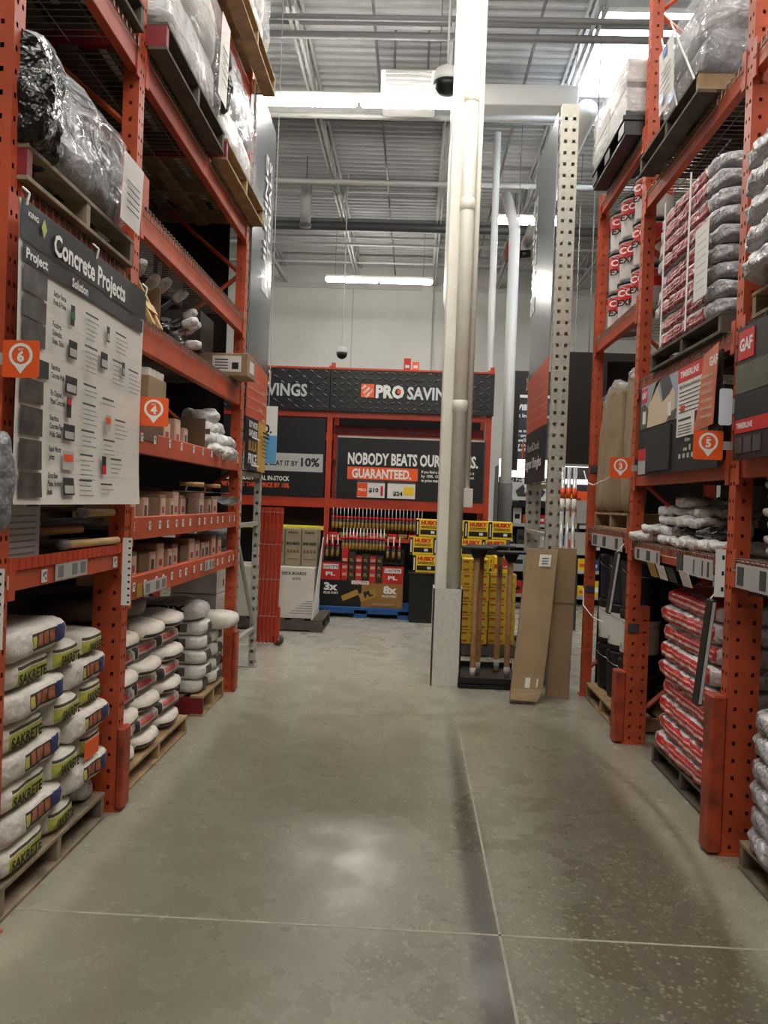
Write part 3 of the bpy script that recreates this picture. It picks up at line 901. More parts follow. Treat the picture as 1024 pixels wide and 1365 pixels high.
# second pallet: plump white ends and recessed red-lettered layers
pr = [(0.15, 0.5, -0.16, 0.17, 0.03, 0.05, (70, 62, 56))]
M_bagw = mat('white_round_sack', (226, 218, 208), 0.7, var=0.07, vscale=5, bump=(11, 0.8, 0.025), prints=pr)
pr = [(0.1, 0.5, -0.15, 0.05, 0.055, 0.085, (196, 96, 92)), (0.1, 0.5, -0.15, 0.14, 0.02, 0.042, (96, 88, 82)), (0.1, 0.5, -0.185, -0.155, 0.01, 0.085, (60, 54, 50))]
M_bagr = mat('red_lettered_sack', (190, 182, 174), 0.7, var=0.1, vscale=5, bump=(11, 0.8, 0.025), prints=pr)
wh = [bag_model('mortar_bag', '', 'bag', (0.62, 0.40, 0.115), M_bagw, 0.010, 3.4) for _ in range(3)]
re_ = [bag_model('mortar_bag', '', 'bag', (0.60, 0.40, 0.1), M_bagr, 0.010, 6.0,
                 extra=end_text('Type S', M_red, 0.303, 0.022, 0.17, 0.058)) for _ in range(2)]
G2 = 'mortar bags on the middle left pallet'
cols2 = (('near', 4.37), ('middle', 4.79), ('far', 5.24))
for L in range(7):
    z = 0.122 + L * 0.104
    for ci, (cn, yy) in enumerate(cols2):
        j = lambda a=0.012: rnd.uniform(-a, a)
        if (L + ci // 1 * 0) % 2 == 0:
            wh[(L + ci) % 3].put((-1.77 + j(), yy + j(), z), f'round white mortar bag, {ORD[L]} layer up in the {cn} column of middle left pallet', j(0.04), G2)
        else:
            re_[(L + ci) % 2].put((-1.80 + j(), yy + j(), z), f'red-lettered mortar bag, {ORD[L]} layer up in the {cn} column of middle left pallet', j(0.03), G2)
bag_model('paper_sack', '', 'bag', (0.6, 0.44, 0.14), M_sackg, 0.02, 4).put((-1.86, 4.75, 0.86), 'brown-grey paper sack lying in shadow on top of the mortar bags', rad(60))

# third pallet: black-lettered bags
pr = [(0.1, 0.5, -0.06, 0.09, 0.02, 0.09, (72, 68, 62)), (-0.1, 0.14, -0.5, -0.11, 0.025, 0.085, (96, 90, 84)),
      (-0.02, 0.02, -0.5, -0.11, 0.04, 0.07, (30, 28, 28)), (0.05, 0.09, -0.5, -0.11, 0.03, 0.08, (30, 28, 28))]
M_bagk = mat('black_lettered_sack', (214, 212, 206), 0.6, var=0.08, vscale=5, bump=(11, 0.8, 0.025), prints=pr)
bk = [bag_model('grout_bag', '', 'bag', (0.56, 0.30, 0.108), M_bagk, 0.012, 4.5) for _ in range(3)]
G3 = 'grout bags on the farthest left pallet'
for L in range(5):
    for ci, (cn, yy) in enumerate((('near', 6.10), ('far', 6.42))):
        if L == 4 and ci == 1: continue
        bk[(L + ci) % 3].put((-1.765 + rnd.uniform(-.015, .015), yy, 0.152 + L * 0.106), f'black-lettered grout bag, {ORD[L]} layer up in the {cn} column by the red-sided pallet', rnd.uniform(-.05, .05), G3)
def big_extra(o):
    M = Matrix(((1, 0, 0, 0), (0, 0.35, -0.94, -0.21), (0, 0.94, 0.35, 0.075), (0, 0, 0, 1)))
    txt('MERIX', M_black, o, 0, 0, 0.012, 0.045, 0.32, 0.05, 'c', M=M)
pl_ = bag_model('plaster_bag', '', 'bag', (0.62, 0.42, 0.15), M_whbag, 0.012, 3.2)
o = pl_.put((-1.80, 6.08, 0.152 + 5 * 0.106), 'fat white bag with bold black lettering atop the black-lettered stack', rad(8))
big_extra(o)
pw = bag_model('plaster_bag', '', 'bag', (0.55, 0.34, 0.13), M_sack, 0.010, 3.8)
pw.put((-1.62, 6.42, 0.152 + 4 * 0.106), 'white bag sticking out into the aisle at the end of the black-lettered stack', rad(-6))

# ================================================================ cartons and shelf goods, left
def carton_model(label_m, m, sx, sy, sz, tape=True, face='x', body=None, textm=None, name='carton'):
    """closed carton, base at z=0, front towards +x (face x) ; flaps and tape as parts"""
    def fn():
        o = thing(name, '', 'box')
        MB().box(-sx / 2, sx / 2, -sy / 2, sy / 2, 0, sz, ch=0.004).build('carton_body', m, o)
        b = MB()
        for s in (-1, 1): b.box(-sx / 2 + .003, sx / 2 - .003, min(s * 0.002, s * (sy / 2 - .002)), max(s * 0.002, s * (sy / 2 - .002)), sz, sz + 0.003)
        b.build('flap', m, o)
        if tape: MB().box(-sx / 2 - .001, sx / 2 + .001, -0.02, 0.02, sz + .003, sz + .004).build('tape', M_lgrey if m is M_wcard else M_kraft2, o)
        if label_m is not None:
            MB().box(sx / 2, sx / 2 + 0.0015, -sy * 0.38, sy * 0.38, sz * 0.12, sz * 0.88).build('printed_label', label_m, o)
        if body: end_text(body, textm or M_black, sx / 2 + .003, sz * 0.16, sy * 0.6, sz * 0.5)(o)
        return o
    return Proto(fn)

pr = [(-1, 1, -0.03, 0.03, 0.06, 0.1, (150, 70, 60)), (-1, 1, -0.04, 0.04, 0.025, 0.04, (90, 70, 60))]
M_lab1 = mat('printed_carton_label', (214, 184, 168), 0.6, var=0.1, prints=pr)
pr = [(-1, 1, -0.035, 0.02, 0.05, 0.11, (70, 62, 56)), (-1, 1, -0.04, 0.04, 0.02, 0.032, (110, 90, 80))]
M_lab2 = mat('pale_carton_label', (204, 190, 176), 0.6, var=0.1, prints=pr)
smA = carton_model(M_lab1, M_kraft, 0.25, 0.14, 0.17)
smB = carton_model(M_lab2, M_pink, 0.22, 0.105, 0.15)
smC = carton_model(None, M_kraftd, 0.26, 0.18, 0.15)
smD = carton_model(M_lab1, M_pink, 0.24, 0.12, 0.19)
def shelf_row(z, y0, y1, seq, where, grp, x=-1.50, gap=0.02):
    W = {'A': (smA, .14, .25), 'B': (smB, .105, .22), 'C': (smC, .18, .26), 'D': (smD, .12, .24)}
    N = {'A': 'brown', 'B': 'small pink', 'C': 'plain dark', 'D': 'tall pink'}
    y = y0; n = 0
    for c in seq:
        p, w, dx = W[c]
        if y + w > y1: break
        p.put((x - dx / 2 + rnd.uniform(-.03, 0), y + w / 2, z), f'{N[c]} carton, {NTH[n]} from the near end on the {where}', rnd.uniform(-.06, .06), grp)
        y += w + gap + rnd.uniform(0, 0.03); n += 1
shelf_row(1.109, 4.2, 6.55, 'BACBDBACDABBDA', 'lowest orange price shelf', 'cartons on the lowest left price shelf')
shelf_row(1.424, 4.2, 6.55, 'ADBCABDACBDBA', 'middle orange price shelf', 'cartons on the middle left price shelf')
shelf_row(1.879, 4.66, 5.75, 'CADB', 'shelf beside bay flag four', 'cartons on the left shelf by the bay flag', -1.49, 0.05)
# dark bulk cartons behind the rows
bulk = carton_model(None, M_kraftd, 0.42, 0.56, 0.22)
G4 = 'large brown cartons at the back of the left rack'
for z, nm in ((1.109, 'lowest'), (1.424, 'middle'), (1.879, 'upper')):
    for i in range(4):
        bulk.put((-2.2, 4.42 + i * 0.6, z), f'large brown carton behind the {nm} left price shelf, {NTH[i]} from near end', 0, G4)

# trowels, floats and a scoop above the cartons
def trowel():
    o = thing('trowel', '', 'trowel')
    MB().prism([(-0.055, 0), (0.055, 0), (0.05, 0.26), (-0.05, 0.26)], 0.0, 0.004).build('blade', M_steel, o)
    b = MB(); b.cyl((0, 0.04, 0.05), (0, 0.2, 0.05), 0.016, n=10); b.build('handle', M_handle, o, True)
    b = MB(); b.tube([(0, 0.08, 0.003), (0, 0.09, 0.05)], 0.006, 6); b.build('shank', M_steel, o)
    return o
TR = Proto(trowel)
TR.put((-1.55, 5.55, 1.63), 'steel trowel lying on cartons of the middle price shelf', M=Matrix.Translation((-1.6, 5.45, 1.622)) @ Matrix.Rotation(rad(-75), 4, 'Z'))
TR.put((0, 0, 0), 'steel trowel lying near the far end of the middle price shelf', M=Matrix.Translation((-1.62, 6.05, 1.622)) @ Matrix.Rotation(rad(-100), 4, 'Z'))
o = thing('feed_scoop', 'shiny steel scoop poking out at the far end of the middle price shelf', 'scoop', (-1.46, 6.42, 1.60), None, rad(-90))
b = MB(); n = 10; vs = []
for k in range(7):
    xx = -0.12 + k * 0.04; r = 0.075 * (1 - 0.2 * (k / 6) ** 2)
    for i in range(n + 1):
        t = math.pi * (1 + i / n); vs.append((xx, r * math.cos(t), r * math.sin(t)))
b.add(vs, [(k * (n + 1) + i, k * (n + 1) + i + 1, (k + 1) * (n + 1) + i + 1, (k + 1) * (n + 1) + i) for k in range(6) for i in range(n)])
b.add([vs[i] for i in range(n + 1)], [tuple(range(n + 1))])
b.build('bowl', M_steel, o, True)
b = MB(); b.cyl((-0.12, 0, -0.02), (-0.24, 0, -0.01), 0.014, n=10); b.build('handle', M_handle, o, True)
# plastic bags heaped at the far end of the bay-flag shelf
G5 = 'clear bags heaped on the left shelf'
cb = [bag_model('plastic_bag', '', 'bag', (0.26, 0.22, 0.10), M_whbag, 0.03, 3.0, ws=9) for _ in range(3)]
k = 0
for L, row in enumerate(((5.95, 6.18, 6.41), (5.98, 6.2, 6.42), (6.02, 6.25), (6.06,))):
    for i, yy in enumerate(row):
        cb[k % 3].put((-1.53 + 0.01 * (k % 3) - 0.03 * L, yy, 1.879 + L * 0.085), f'crumpled white plastic bag, {NTH[i]} from near end, {ORD[L]} in the heap', rad(40 * k), G5); k += 1
o = thing('open_tray_carton', 'open cardboard tray carton beside the heap of plastic bags', 'box', (-1.62, 5.83, 1.879))
for a in ((-.14, .14, -.07, -.066, 0, .26), (-.14, .14, .066, .07, 0, .2), (-.14, -.136, -.066, .066, 0, .26), (.136, .14, -.066, .066, 0, .1), (-.14, .14, -.07, .07, 0, .004)):
    MB().box(*a).build('carton_wall', M_kraftd, o)
# beige carton stack jutting at the near end under the beam
o = thing('beige_carton', 'beige open carton jutting out under the beam beside the poster', 'box', (-1.6, 4.42, 2.08))
MB().box(-0.2, 0.2, -0.15, 0.15, 0, 0.14, ch=0.004).build('carton_body', M_kraft2, o)
b = MB()
for i in range(4): b.box(-0.18, 0.19, -0.13 + i * 0.07, -0.08 + i * 0.07, 0.14, 0.18)
b.build('packet_row', M_sack, o)
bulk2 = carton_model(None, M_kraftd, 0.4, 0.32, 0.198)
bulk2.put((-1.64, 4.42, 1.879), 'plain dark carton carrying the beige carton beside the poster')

# tool and sack level (2.49 m)
o = thing('long_carton', 'long carton with printed white label jutting at the far end of the tool shelf', 'box', (-1.55, 6.42, 2.518))
MB().box(-0.25, 0.25, -0.16, 0.16, 0, 0.17, ch=0.004).build('carton_body', M_kraft, o)
lb = MB().box(-0.02, 0.2, -0.163, -0.16, 0.03, 0.15).build('shipping_label', M_paper, o)
b = MB()
for q in range(4): b.box(0.0, 0.1, -0.1645, -0.163, 0.05 + q * .022, 0.058 + q * .022)
b.box(.13, .18, -.1645, -.163, .05, .1); b.build('label_print', M_black, lb)
MB().box(0.25, 0.2515, -0.08, 0.08, 0.04, 0.13).build('shipping_label', M_wcard, o)
o = thing('printed_carton', 'dark carton with big pale letters behind the long carton', 'box', (-1.85, 6.38, 2.689))
MB().box(-0.2, 0.2, -0.2, 0.2, 0, 0.30, ch=0.004).build('carton_body', mat('grey_brown_carton', (74, 68, 64), 0.75), o)
txt('RA', M_lgrey, o, 0.02, 0.12, 0.202, 0.12, 0.24, 0.03, 'c', M=frame((0, 0, 0), 'B'))
for i, (yy, s) in enumerate(((5.9, 'YU'), (5.2, ''), (4.6, ''))):
    o = thing('printed_carton', (f'dark carton with pale letters on the high shelf at the far end', 'dark carton on the high shelf, middle one of three', 'dark carton on the high shelf, nearest of three')[i], 'box', (-2.15, 6.36 - i * 0.75, 3.09))
    MB().box(-0.25, 0.25, -0.2, 0.2, 0, 0.34, ch=0.004).build('carton_body', mat('grey_brown_carton', (0, 0, 0)), o)
    if s: txt(s, M_lgrey, o, 0.06, 0.1, 0.202, 0.15, 0.28, 0.03, 'c', M=frame((0, 0, 0), 'B'))
def tool_bundle(i):
    o = thing('tool_end', '', 'tool')
    b = MB(); b.cyl((0, 0, 0), (0, 0, 0.48), 0.018, n=10); b.build('shaft', (M_bplas, M_handle, M_dgrey)[i % 3], o, True)
    b = MB(); b.lathe([(0.02, 0.44), (0.03, 0.46), (0.032, 0.52), (0.02, 0.55)], 10); b.build('wrapped_end', M_whbag, o, True)
    return o
TP = [Proto(lambda i=i: tool_bundle(i)) for i in range(3)]
for i, (yy, zz, tx, ty) in enumerate(((4.95, 2.535, 28, 40), (5.08, 2.535, 12, 48), (5.2, 2.565, -10, 52), (5.32, 2.535, -22, 58), (5.05, 2.6, 35, 62), (5.42, 2.565, -38, 66), (5.25, 2.535, 5, 72), (5.5, 2.535, -48, 62), (5.15, 2.535, -20, 86))):
    TP[i % 3].put((-1.9, yy, zz), f'white-capped tool in the bundle on the tool shelf, {NTH[i]} of nine from the near end', M=Matrix.Translation((-1.93, yy, zz)) @ Matrix.Rotation(rad(tx * -1), 4, 'Z') @ Matrix.Rotation(rad(ty), 4, 'Y'))
o = thing('black_tool_sack', 'slumped black plastic sack under the white-capped tools', 'bag', (-1.78, 5.28, 2.518))
MB().pillow(0.5, 0.62, 0.18, 91, (10, 10, 6), 3, 0.03, 6).build('sack', M_blkbag, o, True)
o = thing('leaning_board', 'pale wooden board frame leaning beside the poster on the tool shelf', 'board', (-1.6, 4.45, 2.518))
for a in ((0, 0.0), (0, 0.14)):
    b = MB(); b.box(-0.012, 0.012, -0.02 + a[1], 0.02 + a[1], 0, 0.52, ch=.002); b.v = [(x - z * 0.5 + .15, y2 - z * 0.12, z) for x, y2, z in b.v]; b.build('board', M_handley, o)
for zz in (0.08, 0.4):
    b = MB(); b.box(-0.01, 0.01, -0.02, 0.16, zz, zz + 0.05); b.v = [(x - z * 0.5 + .16, y2 - z * 0.12, z) for x, y2, z in b.v]; b.build('rail', M_handley, o)
o = thing('cardboard_sheet', 'grey-brown cardboard sheet standing behind the leaning board frame', 'cardboard', (-1.75, 4.75, 2.518))
b = MB(); b.box(-0.15, 0.2, -0.12, 0.14, 0, 0.012); b.box(-.15, -.14, -.12, .14, 0, .36); b.box(-.15, .2, .128, .14, 0, .3); b.build('sheet', M_kraft, o)
# orange wire tray high up
o = thing('wire_tray', 'orange metal tray on the high shelf beside the rack post', 'tray', (-1.62, 4.22, 3.082))
MB().box(-0.16, 0.17, -0.08, 0.1, 0.0, 0.012).build('tray_floor', M_orange, o)
for a in ((-.16, .17, .09, .1), (-.16, .17, -.08, -.07), (.16, .17, -.07, .09), (-.16, -.15, -.07, .09)): MB().box(a[0], a[1], a[2], a[3], 0.012, 0.16).build('tray_wall', M_orange, o)

# shelf of the nearest bay
o = thing('leaflet_box', 'white printed carton standing under the poster on the nearest shelf', 'box', (-1.62, 3.10, 1.263))
MB().box(-0.1, 0.14, -0.14, 0.14, 0, 0.42, ch=0.004).build('carton_body', M_lgrey, o)
b = MB()
for q in range(9): b.box(0.14, 0.1415, -0.12, 0.1, 0.04 + q * 0.024, 0.046 + q * 0.024)
b.build('fine_print', M_grey, o)
MB().box(0.14, 0.1415, 0.02, 0.12, 0.27, 0.38).build('printed_picture', M_dgrey, o)
o = thing('picture_carton', 'carton with dark pictures at the left edge on the nearest shelf', 'box', (-1.62, 2.9, 1.263))
MB().box(-0.12, 0.12, -0.065, 0.055, 0, 0.34, ch=0.004).build('carton_body', M_wcard, o)
MB().box(0.12, 0.1215, -0.055, 0.045, 0.02, 0.13).build('printed_picture', M_kraftd, o)
MB().box(0.12, 0.1215, -0.055, 0.045, 0.16, 0.3).build('printed_picture', M_lgrey, o)
def wood_tool(L, m):
    def fn():
        o = thing('wooden_tool_handle', '', 'tool')
        b = MB(); b.cyl((0, 0, 0), (0, L, 0), 0.019, 0.017, 12); b.build('handle', m, o, True)
        b = MB(); b.lathe([(0.02, 0), (0.024, 0.01), (0.024, 0.05), (0.02, 0.06)], 12); b.xf(Matrix.Rotation(rad(90), 4, 'X')); b.build('ferrule', M_grey, o, True)
        return o
    return Proto(fn)
wood_tool(0.5, M_handley).put((-1.47, 3.48, 1.368), 'pale wooden tool handle lying on the nearest shelf edge', rad(-4))
wood_tool(0.4, M_handley).put((-1.58, 3.44, 1.42), 'pale wooden tool handle lying just behind another on the nearest shelf', rad(-3))
for i, (x, z, m) in enumerate(((-1.7, 1.3, M_bplas), (-1.62, 1.36, M_dgrey), (-1.56, 1.46, M_dgrey), (-1.66, 1.52, M_kraftd))):
    wood_tool(0.62, m).put((x, 3.38, z), f'dark long tool handle in the pile under the poster, {ORD[i]} of four', rad(-3))
wood_tool(0.3, M_handley).put((-1.50, 3.74, 1.50), 'short pale handle at the top of the tool pile beside the post', rad(-3))
for x in (-1.55, -1.7): pass
o = thing('tool_pile_carton', 'dark carton full of tools under the poster', 'box', (-1.9, 3.66, 1.263))
MB().box(-0.14, 0.14, -0.3, 0.3, 0, 0.26, ch=0.004).build('carton_body', M_kraftd, o)

# strips of price labels hanging from the posts
def label_strip(label, loc, w, h, n):
    o = thing('price_label_strip', label, 'label strip', loc, 'B')
    MB().box(-w / 2, w / 2, 0, h, 0, 0.004).build('strip', M_paper, o)
    for i in range(n):
        z = h * (i + 0.35) / n
        MB().box(w * 0.15, w * 0.4, z, z + h / n * 0.28, 0.004, 0.005).build('printed_mark', M_black, o)
label_strip('white strip of price labels at the left edge below bay flag six', (-1.395, 2.72, 1.06), 0.075, 0.27, 8)
label_strip('white strip of price labels hanging on the post by the shelf ends', (-1.39, 4.0, 1.05), 0.045, 0.33, 10)

# ================================================================ wrapped loads
def wrapped(label, x0, x1, y0, y1, z0, z1, core, seed, sheet=None, slump=0.0, strap=None, cat='wrapped load', k=9.0):
    o = thing('wrapped_load', label, cat, ((x0 + x1) / 2, (y0 + y1) / 2, z0))
    lx, ly, lz = x1 - x0, y1 - y0, z1 - z0
    nl = max(1, round(lz / 0.3))
    for i in range(nl):
        b = MB(); b.pillow(lx - 0.08 - 0.015 * i * slump, ly - 0.08 - 0.01 * i * slump, lz / nl - 0.004, seed + i, (8, 8, 4), 12, 0.008, 6)
        b.xf(Matrix.Translation((0, 0, i * lz / nl)))
        b.build('packed_layer', core[i % len(core)], o, True)
    b = MB(); b.pillow(lx, ly, lz + 0.02, seed + 50, (22, 26, 16), k, 0.028, 5.5)
    b.v = [(x * (1 - slump * 0.06 * z / lz), y, z) for x, y, z in b.v]
    b.build('stretch_wrap', M_film, o, True)
    if sheet:
        s = MB(); yy, zz, w, h, sg = sheet
        x = sg * (lx / 2 + 0.03)
        for i in range(4):
            s.quad((x, yy + w * i / 4, zz), (x, yy + w * (i + 1) / 4, zz), (x + sg * .012, yy + w * (i + 1) / 4, zz + h), (x + sg * .012, yy + w * i / 4, zz + h))
        sh = s.build('paper_sheet', M_paper, o)
        p = MB()
        for q in range(5): p.quad((x + sg * .014, yy + w * .15, zz + h * (.2 + q * .1)), (x + sg * .014, yy + w * .8, zz + h * (.2 + q * .1)), (x + sg * .014, yy + w * .8, zz + h * (.225 + q * .1)), (x + sg * .014, yy + w * .15, zz + h * (.225 + q * .1)))
        p.build('sheet_print', M_dgrey, sh)
    for a in (strap or ()):
        sg, ya, yb = a
        b = MB(); x = sg * (lx / 2 + 0.028)
        b.box(min(x, x + .004), max(x, x + .004), -0.008, 0.008, -0.03, lz + 0.01)
        b.v = [(p[0], p[1] + ya + (yb - ya) * p[2] / lz, p[2]) for p in b.v]
        b.build('strap', M_white, o)
    return o
# left, high
pallet('tan pallet above the poster carrying the black and silver wrapped load', -2.4, -1.40, 2.88, 3.98, 2.688, 0.13, M_woodg, near=M_redpaint)
wl = wrapped('black and silver shrink-wrapped load above the poster', -2.4, -1.38, 2.88, 3.97, 2.82, 3.25, [M_blkbag, M_silver], 3, (0.22, 0.0, 0.26, 0.30, 1), 0.6)
b = MB(); b.pillow(1.05, .24, .44, 66, (14, 8, 14), 7, .03, 8); b.xf(Matrix.Translation((0.012, -.44, -.03))); b.build('black_film', M_blkbag, wl, True)
pallet('dark pallet at the top left above the black and silver load', -2.4, -1.40, 2.95, 4.02, 3.84, 0.13, M_woodd)
wrapped('grey wrapped load at the top left edge of the photo', -2.4, -1.40, 2.95, 4.02, 3.975, 4.6, [M_grybag], 13)
pallet('dark pallet with red near end high on the left rack beside the post', -2.35, -1.33, 4.16, 5.42, 3.84, 0.14, M_woodd, near=M_redpaint)
wrapped('white and clear wrapped load on the high pallet nearest the post', -2.35, -1.33, 4.16, 5.42, 3.983, 4.72, [M_whbag, M_sack], 23, (0.3, 0.1, 0.22, 0.5, 1))
pallet('tan pallet with red near end high on the left rack at the far end', -2.35, -1.33, 5.50, 6.85, 3.84, 0.14, M_wood, near=M_redpaint)
wl = wrapped('wrapped load of dark and white bags high at the far end of the left rack', -2.35, -1.36, 5.50, 6.78, 3.983, 4.70, [M_whbag, M_silver, M_blkbag], 33)
b = MB(); b.pillow(1.0, .14, .5, 67, (12, 6, 14), 6, .03, 8); b.xf(Matrix.Translation((0.02, -.59, .18))); b.build('black_film', M_blkbag, wl, True)
pallet('tan pallet on the topmost left level', -2.35, -1.28, 5.40, 6.9, 4.935, 0.14, M_wood)
wrapped('white wrapped load on the topmost left pallet', -2.35, -1.3, 5.40, 6.8, 5.078, 5.7, [M_whbag], 43)
pallet('dark pallet on the topmost left level nearest the post', -2.35, -1.33, 4.15, 5.35, 4.935, 0.14, M_woodd)
# ================================================================ signs
def bay_flag(n, label, x, y, z, s=0.135, tilt=0.0, post_dx=0.0):
    o = thing('bay_flag', label, 'sign', (x, y, z), 'B', tilt)
    MB().prism([(-s/2 + .006, -s/2), (s/2 - .006, -s/2), (s/2, -s/2 + .006), (s/2, s/2 - .006), (s/2 - .006, s/2), (-s/2 + .006, s/2), (-s/2, s/2 - .006), (-s/2, -s/2 + .006)], -0.002, 0.002).build('flag_sheet', M_signor, o)
    b = MB(); N = 28; R0, R1 = 0.245 * s, 0.325 * s; cy = 0.10 * s
    for i in range(N):
        a0, a1 = (rad(-60 + 300 * k / N) for k in (i, i + 1))
        a0 += rad(0); a1 += rad(0)
        q = [(R1 * math.cos(a0), cy + R1 * math.sin(a0), .0028), (R1 * math.cos(a1), cy + R1 * math.sin(a1), .0028),
             (R0 * math.cos(a1), cy + R0 * math.sin(a1), .0028), (R0 * math.cos(a0), cy + R0 * math.sin(a0), .0028)]
        b.quad(*q)
    tip = (0, -0.40 * s, .0028)
    l = [(R1 * math.cos(rad(240)), cy + R1 * math.sin(rad(240)), .0028), (R1 * math.cos(rad(-60)), cy + R1 * math.sin(rad(-60)), .0028)]
    li = [(R0 * math.cos(rad(240)), cy + R0 * math.sin(rad(240)), .0028), (R0 * math.cos(rad(270)), cy + R0 * math.sin(rad(270)), .0028), (R0 * math.cos(rad(-60)), cy + R0 * math.sin(rad(-60)), .0028)]
    b.add([l[0], tip, l[1], li[2], li[1], li[0]], [(0, 1, 4, 5), (1, 2, 3, 4)])
    wl = [(R1 * math.cos(rad(195)), cy + R1 * math.sin(rad(195)), .0027), tip, (R1 * math.cos(rad(-15)), cy + R1 * math.sin(rad(-15)), .0027)]
    b.add([wl[0], tip, l[0]], [(0, 1, 2)]); b.add([wl[2], l[1], tip], [(0, 1, 2)])
    b.build('pin_emblem', M_white, o)
    txt('BAY', M_white, o, 0, cy + 0.13 * s, .003, 0.055 * s, None, 0.02, 'c')
    sd = -1 if x < 0 else 1
    MB().box(min(sd * s * .45, sd * s * .9), max(sd * s * .45, sd * s * .9), -.02, .02, -.006, -.002).build('flag_bracket', M_lgrey, o)
    txt(str(n), M_white, o, 0, cy - 0.165 * s, .003, 0.27 * s, None, 0.05, 'c')
    return o
bay_flag(6, 'orange bay flag with a white number six at the left edge', -1.335, 2.74, 2.035, 0.125)
bay_flag(4, 'orange bay flag with a white number four beside the poster', -1.335, 4.16, 2.015, 0.145, rad(18))
bay_flag(5, 'orange bay flag with a white number five on the right rack', 1.37, 3.95, 1.925, 0.137)
bay_flag(3, 'orange bay flag with a white number three on the right rack', 1.395, 5.7, 1.895, 0.142)

# ---- poster
PW, PH = 1.31, 1.055
po = thing('concrete_poster', 'large white poster headed concrete projects hanging on the left rack', 'poster', (-1.385, 2.80, 1.545), 'L')
b = MB(); NU, NV = 10, 14
def pw_(u, v):
    return 0.03 * max(0, 0.25 - v) ** 2 * 16 * (1 - abs(u - .5)) * .6 + 0.004 * math.sin(u * 9 + v * 4)
vs = [(PW * i / NU, PH * j / NV, pw_(i / NU, j / NV)) for j in range(NV + 1) for i in range(NU + 1)]
b.add(vs, [(j * (NU + 1) + i, j * (NU + 1) + i + 1, (j + 1) * (NU + 1) + i + 1, (j + 1) * (NU + 1) + i) for j in range(NV) for i in range(NU)])
b.build('sheet', mat('poster_vinyl', (222, 218, 210), 0.38), po, True)
def pr_rect(m, u0, u1, v0, v1, w=0.008, name='printed_panel', parent=None):
    """u across, v down, as fractions of the poster; laid on the sheet"""
    bb = MB(); n = 6
    for i in range(n):
        a0, a1 = u0 + (u1 - u0) * i / n, u0 + (u1 - u0) * (i + 1) / n
        t0, t1 = 1 - v1, 1 - v0
        bb.quad((PW * a0, PH * t0, pw_(a0, t0) + w), (PW * a1, PH * t0, pw_(a1, t0) + w), (PW * a1, PH * t1, pw_(a1, t1) + w), (PW * a0, PH * t1, pw_(a0, t1) + w))
    return bb.build(name, m, parent or po)
M_pb = mat('poster_black', (17, 17, 18), 0.5)
M_pg = mat('poster_grey', (36, 36, 38), 0.5)
M_ph = mat('printed_photograph', (62, 58, 54), 0.5, var=0.75, vscale=14)
pr_rect(M_pb, 0, 1, 0, 0.13); pr_rect(M_pg, 0.012, 0.975, 0.142, 0.197)
pr_rect(M_pg, 0.012, 0.19, 0.50, 0.56)
for v0, v1 in ((0.205, 0.29), (0.30, 0.375), (0.38, 0.46), (0.575, 0.655), (0.67, 0.765), (0.78, 0.88), (0.89, 0.975)):
    pr_rect(M_ph, 0.018, 0.175 - v0 * .03, v0, v1, name='printed_photograph')
txt('Concrete Projects', M_white, po, PW * .19, PH * (1 - .112), .012, 0.078, PW * .58, 0.03)
txt('Project', M_white, po, PW * .025, PH * (1 - .187), .012, 0.036, PW * .13, 0.03)
txt('Solution', M_white, po, PW * .32, PH * (1 - .187), .012, 0.036, PW * .12, 0.03)
txt('KING', M_white, po, PW * .03, PH * (1 - .05), .012, 0.018, PW * .06, 0.02)
b = MB(); cx, cy = PW * .125, PH * (1 - .055)
b.add([(cx - .022, cy, .012), (cx, cy - .035, .012), (cx + .022, cy, .012), (cx, cy + .035, .012)], [(0, 1, 2, 3)])
b.build('diamond_emblem', mat('lime_print', (170, 180, 90), 0.5), po)
for v, lines in ((.262, ('Setting Fence', 'Posts & Poles')), (.37, ('Footings,', 'Sidewalks,', 'Steps, Slabs')), (.52, ('Resurface', 'Concrete Walls')), (.612, ('Fix Chipped,', 'Pitted Concrete')),
                 (.70, ('Resurface', 'Concrete Floors,', 'Walls, Slabs')), (.81, ('Repair Mortar', 'Joints')), (.905, ('Grout Base', 'Plates, Anchor', 'Bolts'))):
    for i, s in enumerate(lines):
        txt(s, M_black, po, PW * .19, PH * (1 - v - i * .029), .016, 0.021, len(s) * .0084, 0.035)
sm = MB(); hd = MB()
def bullets(u, v, n, w=.13):
    hd.rect(PW * u, PW * (u + w * .8), PH * (1 - v), PH * (1 - v) + .008, .016)
    for i in range(n):
        y = PH * (1 - v - .02 - i * .0185)
        sm.rect(PW * (u + .008), PW * (u + w * (0.6 + 0.4 * rnd.random())), y, y + .0045, .016)
icons = [(.32, .255, .028, .075, 0), (.315, .385, .06, .065, 1), (.30, .52, .085, .065, 1), (.315, .60, .035, .075, 2), (.295, .70, .085, .06, 1), (.29, .80, .085, .07, 3), (.285, .90, .085, .065, 1),
         (.60, .26, .028, .065, 1), (.555, .375, .06, .065, 1), (.76, .375, .03, .06, 1), (.615, .625, .05, .065, 3), (.60, .80, .035, .075, 4)]
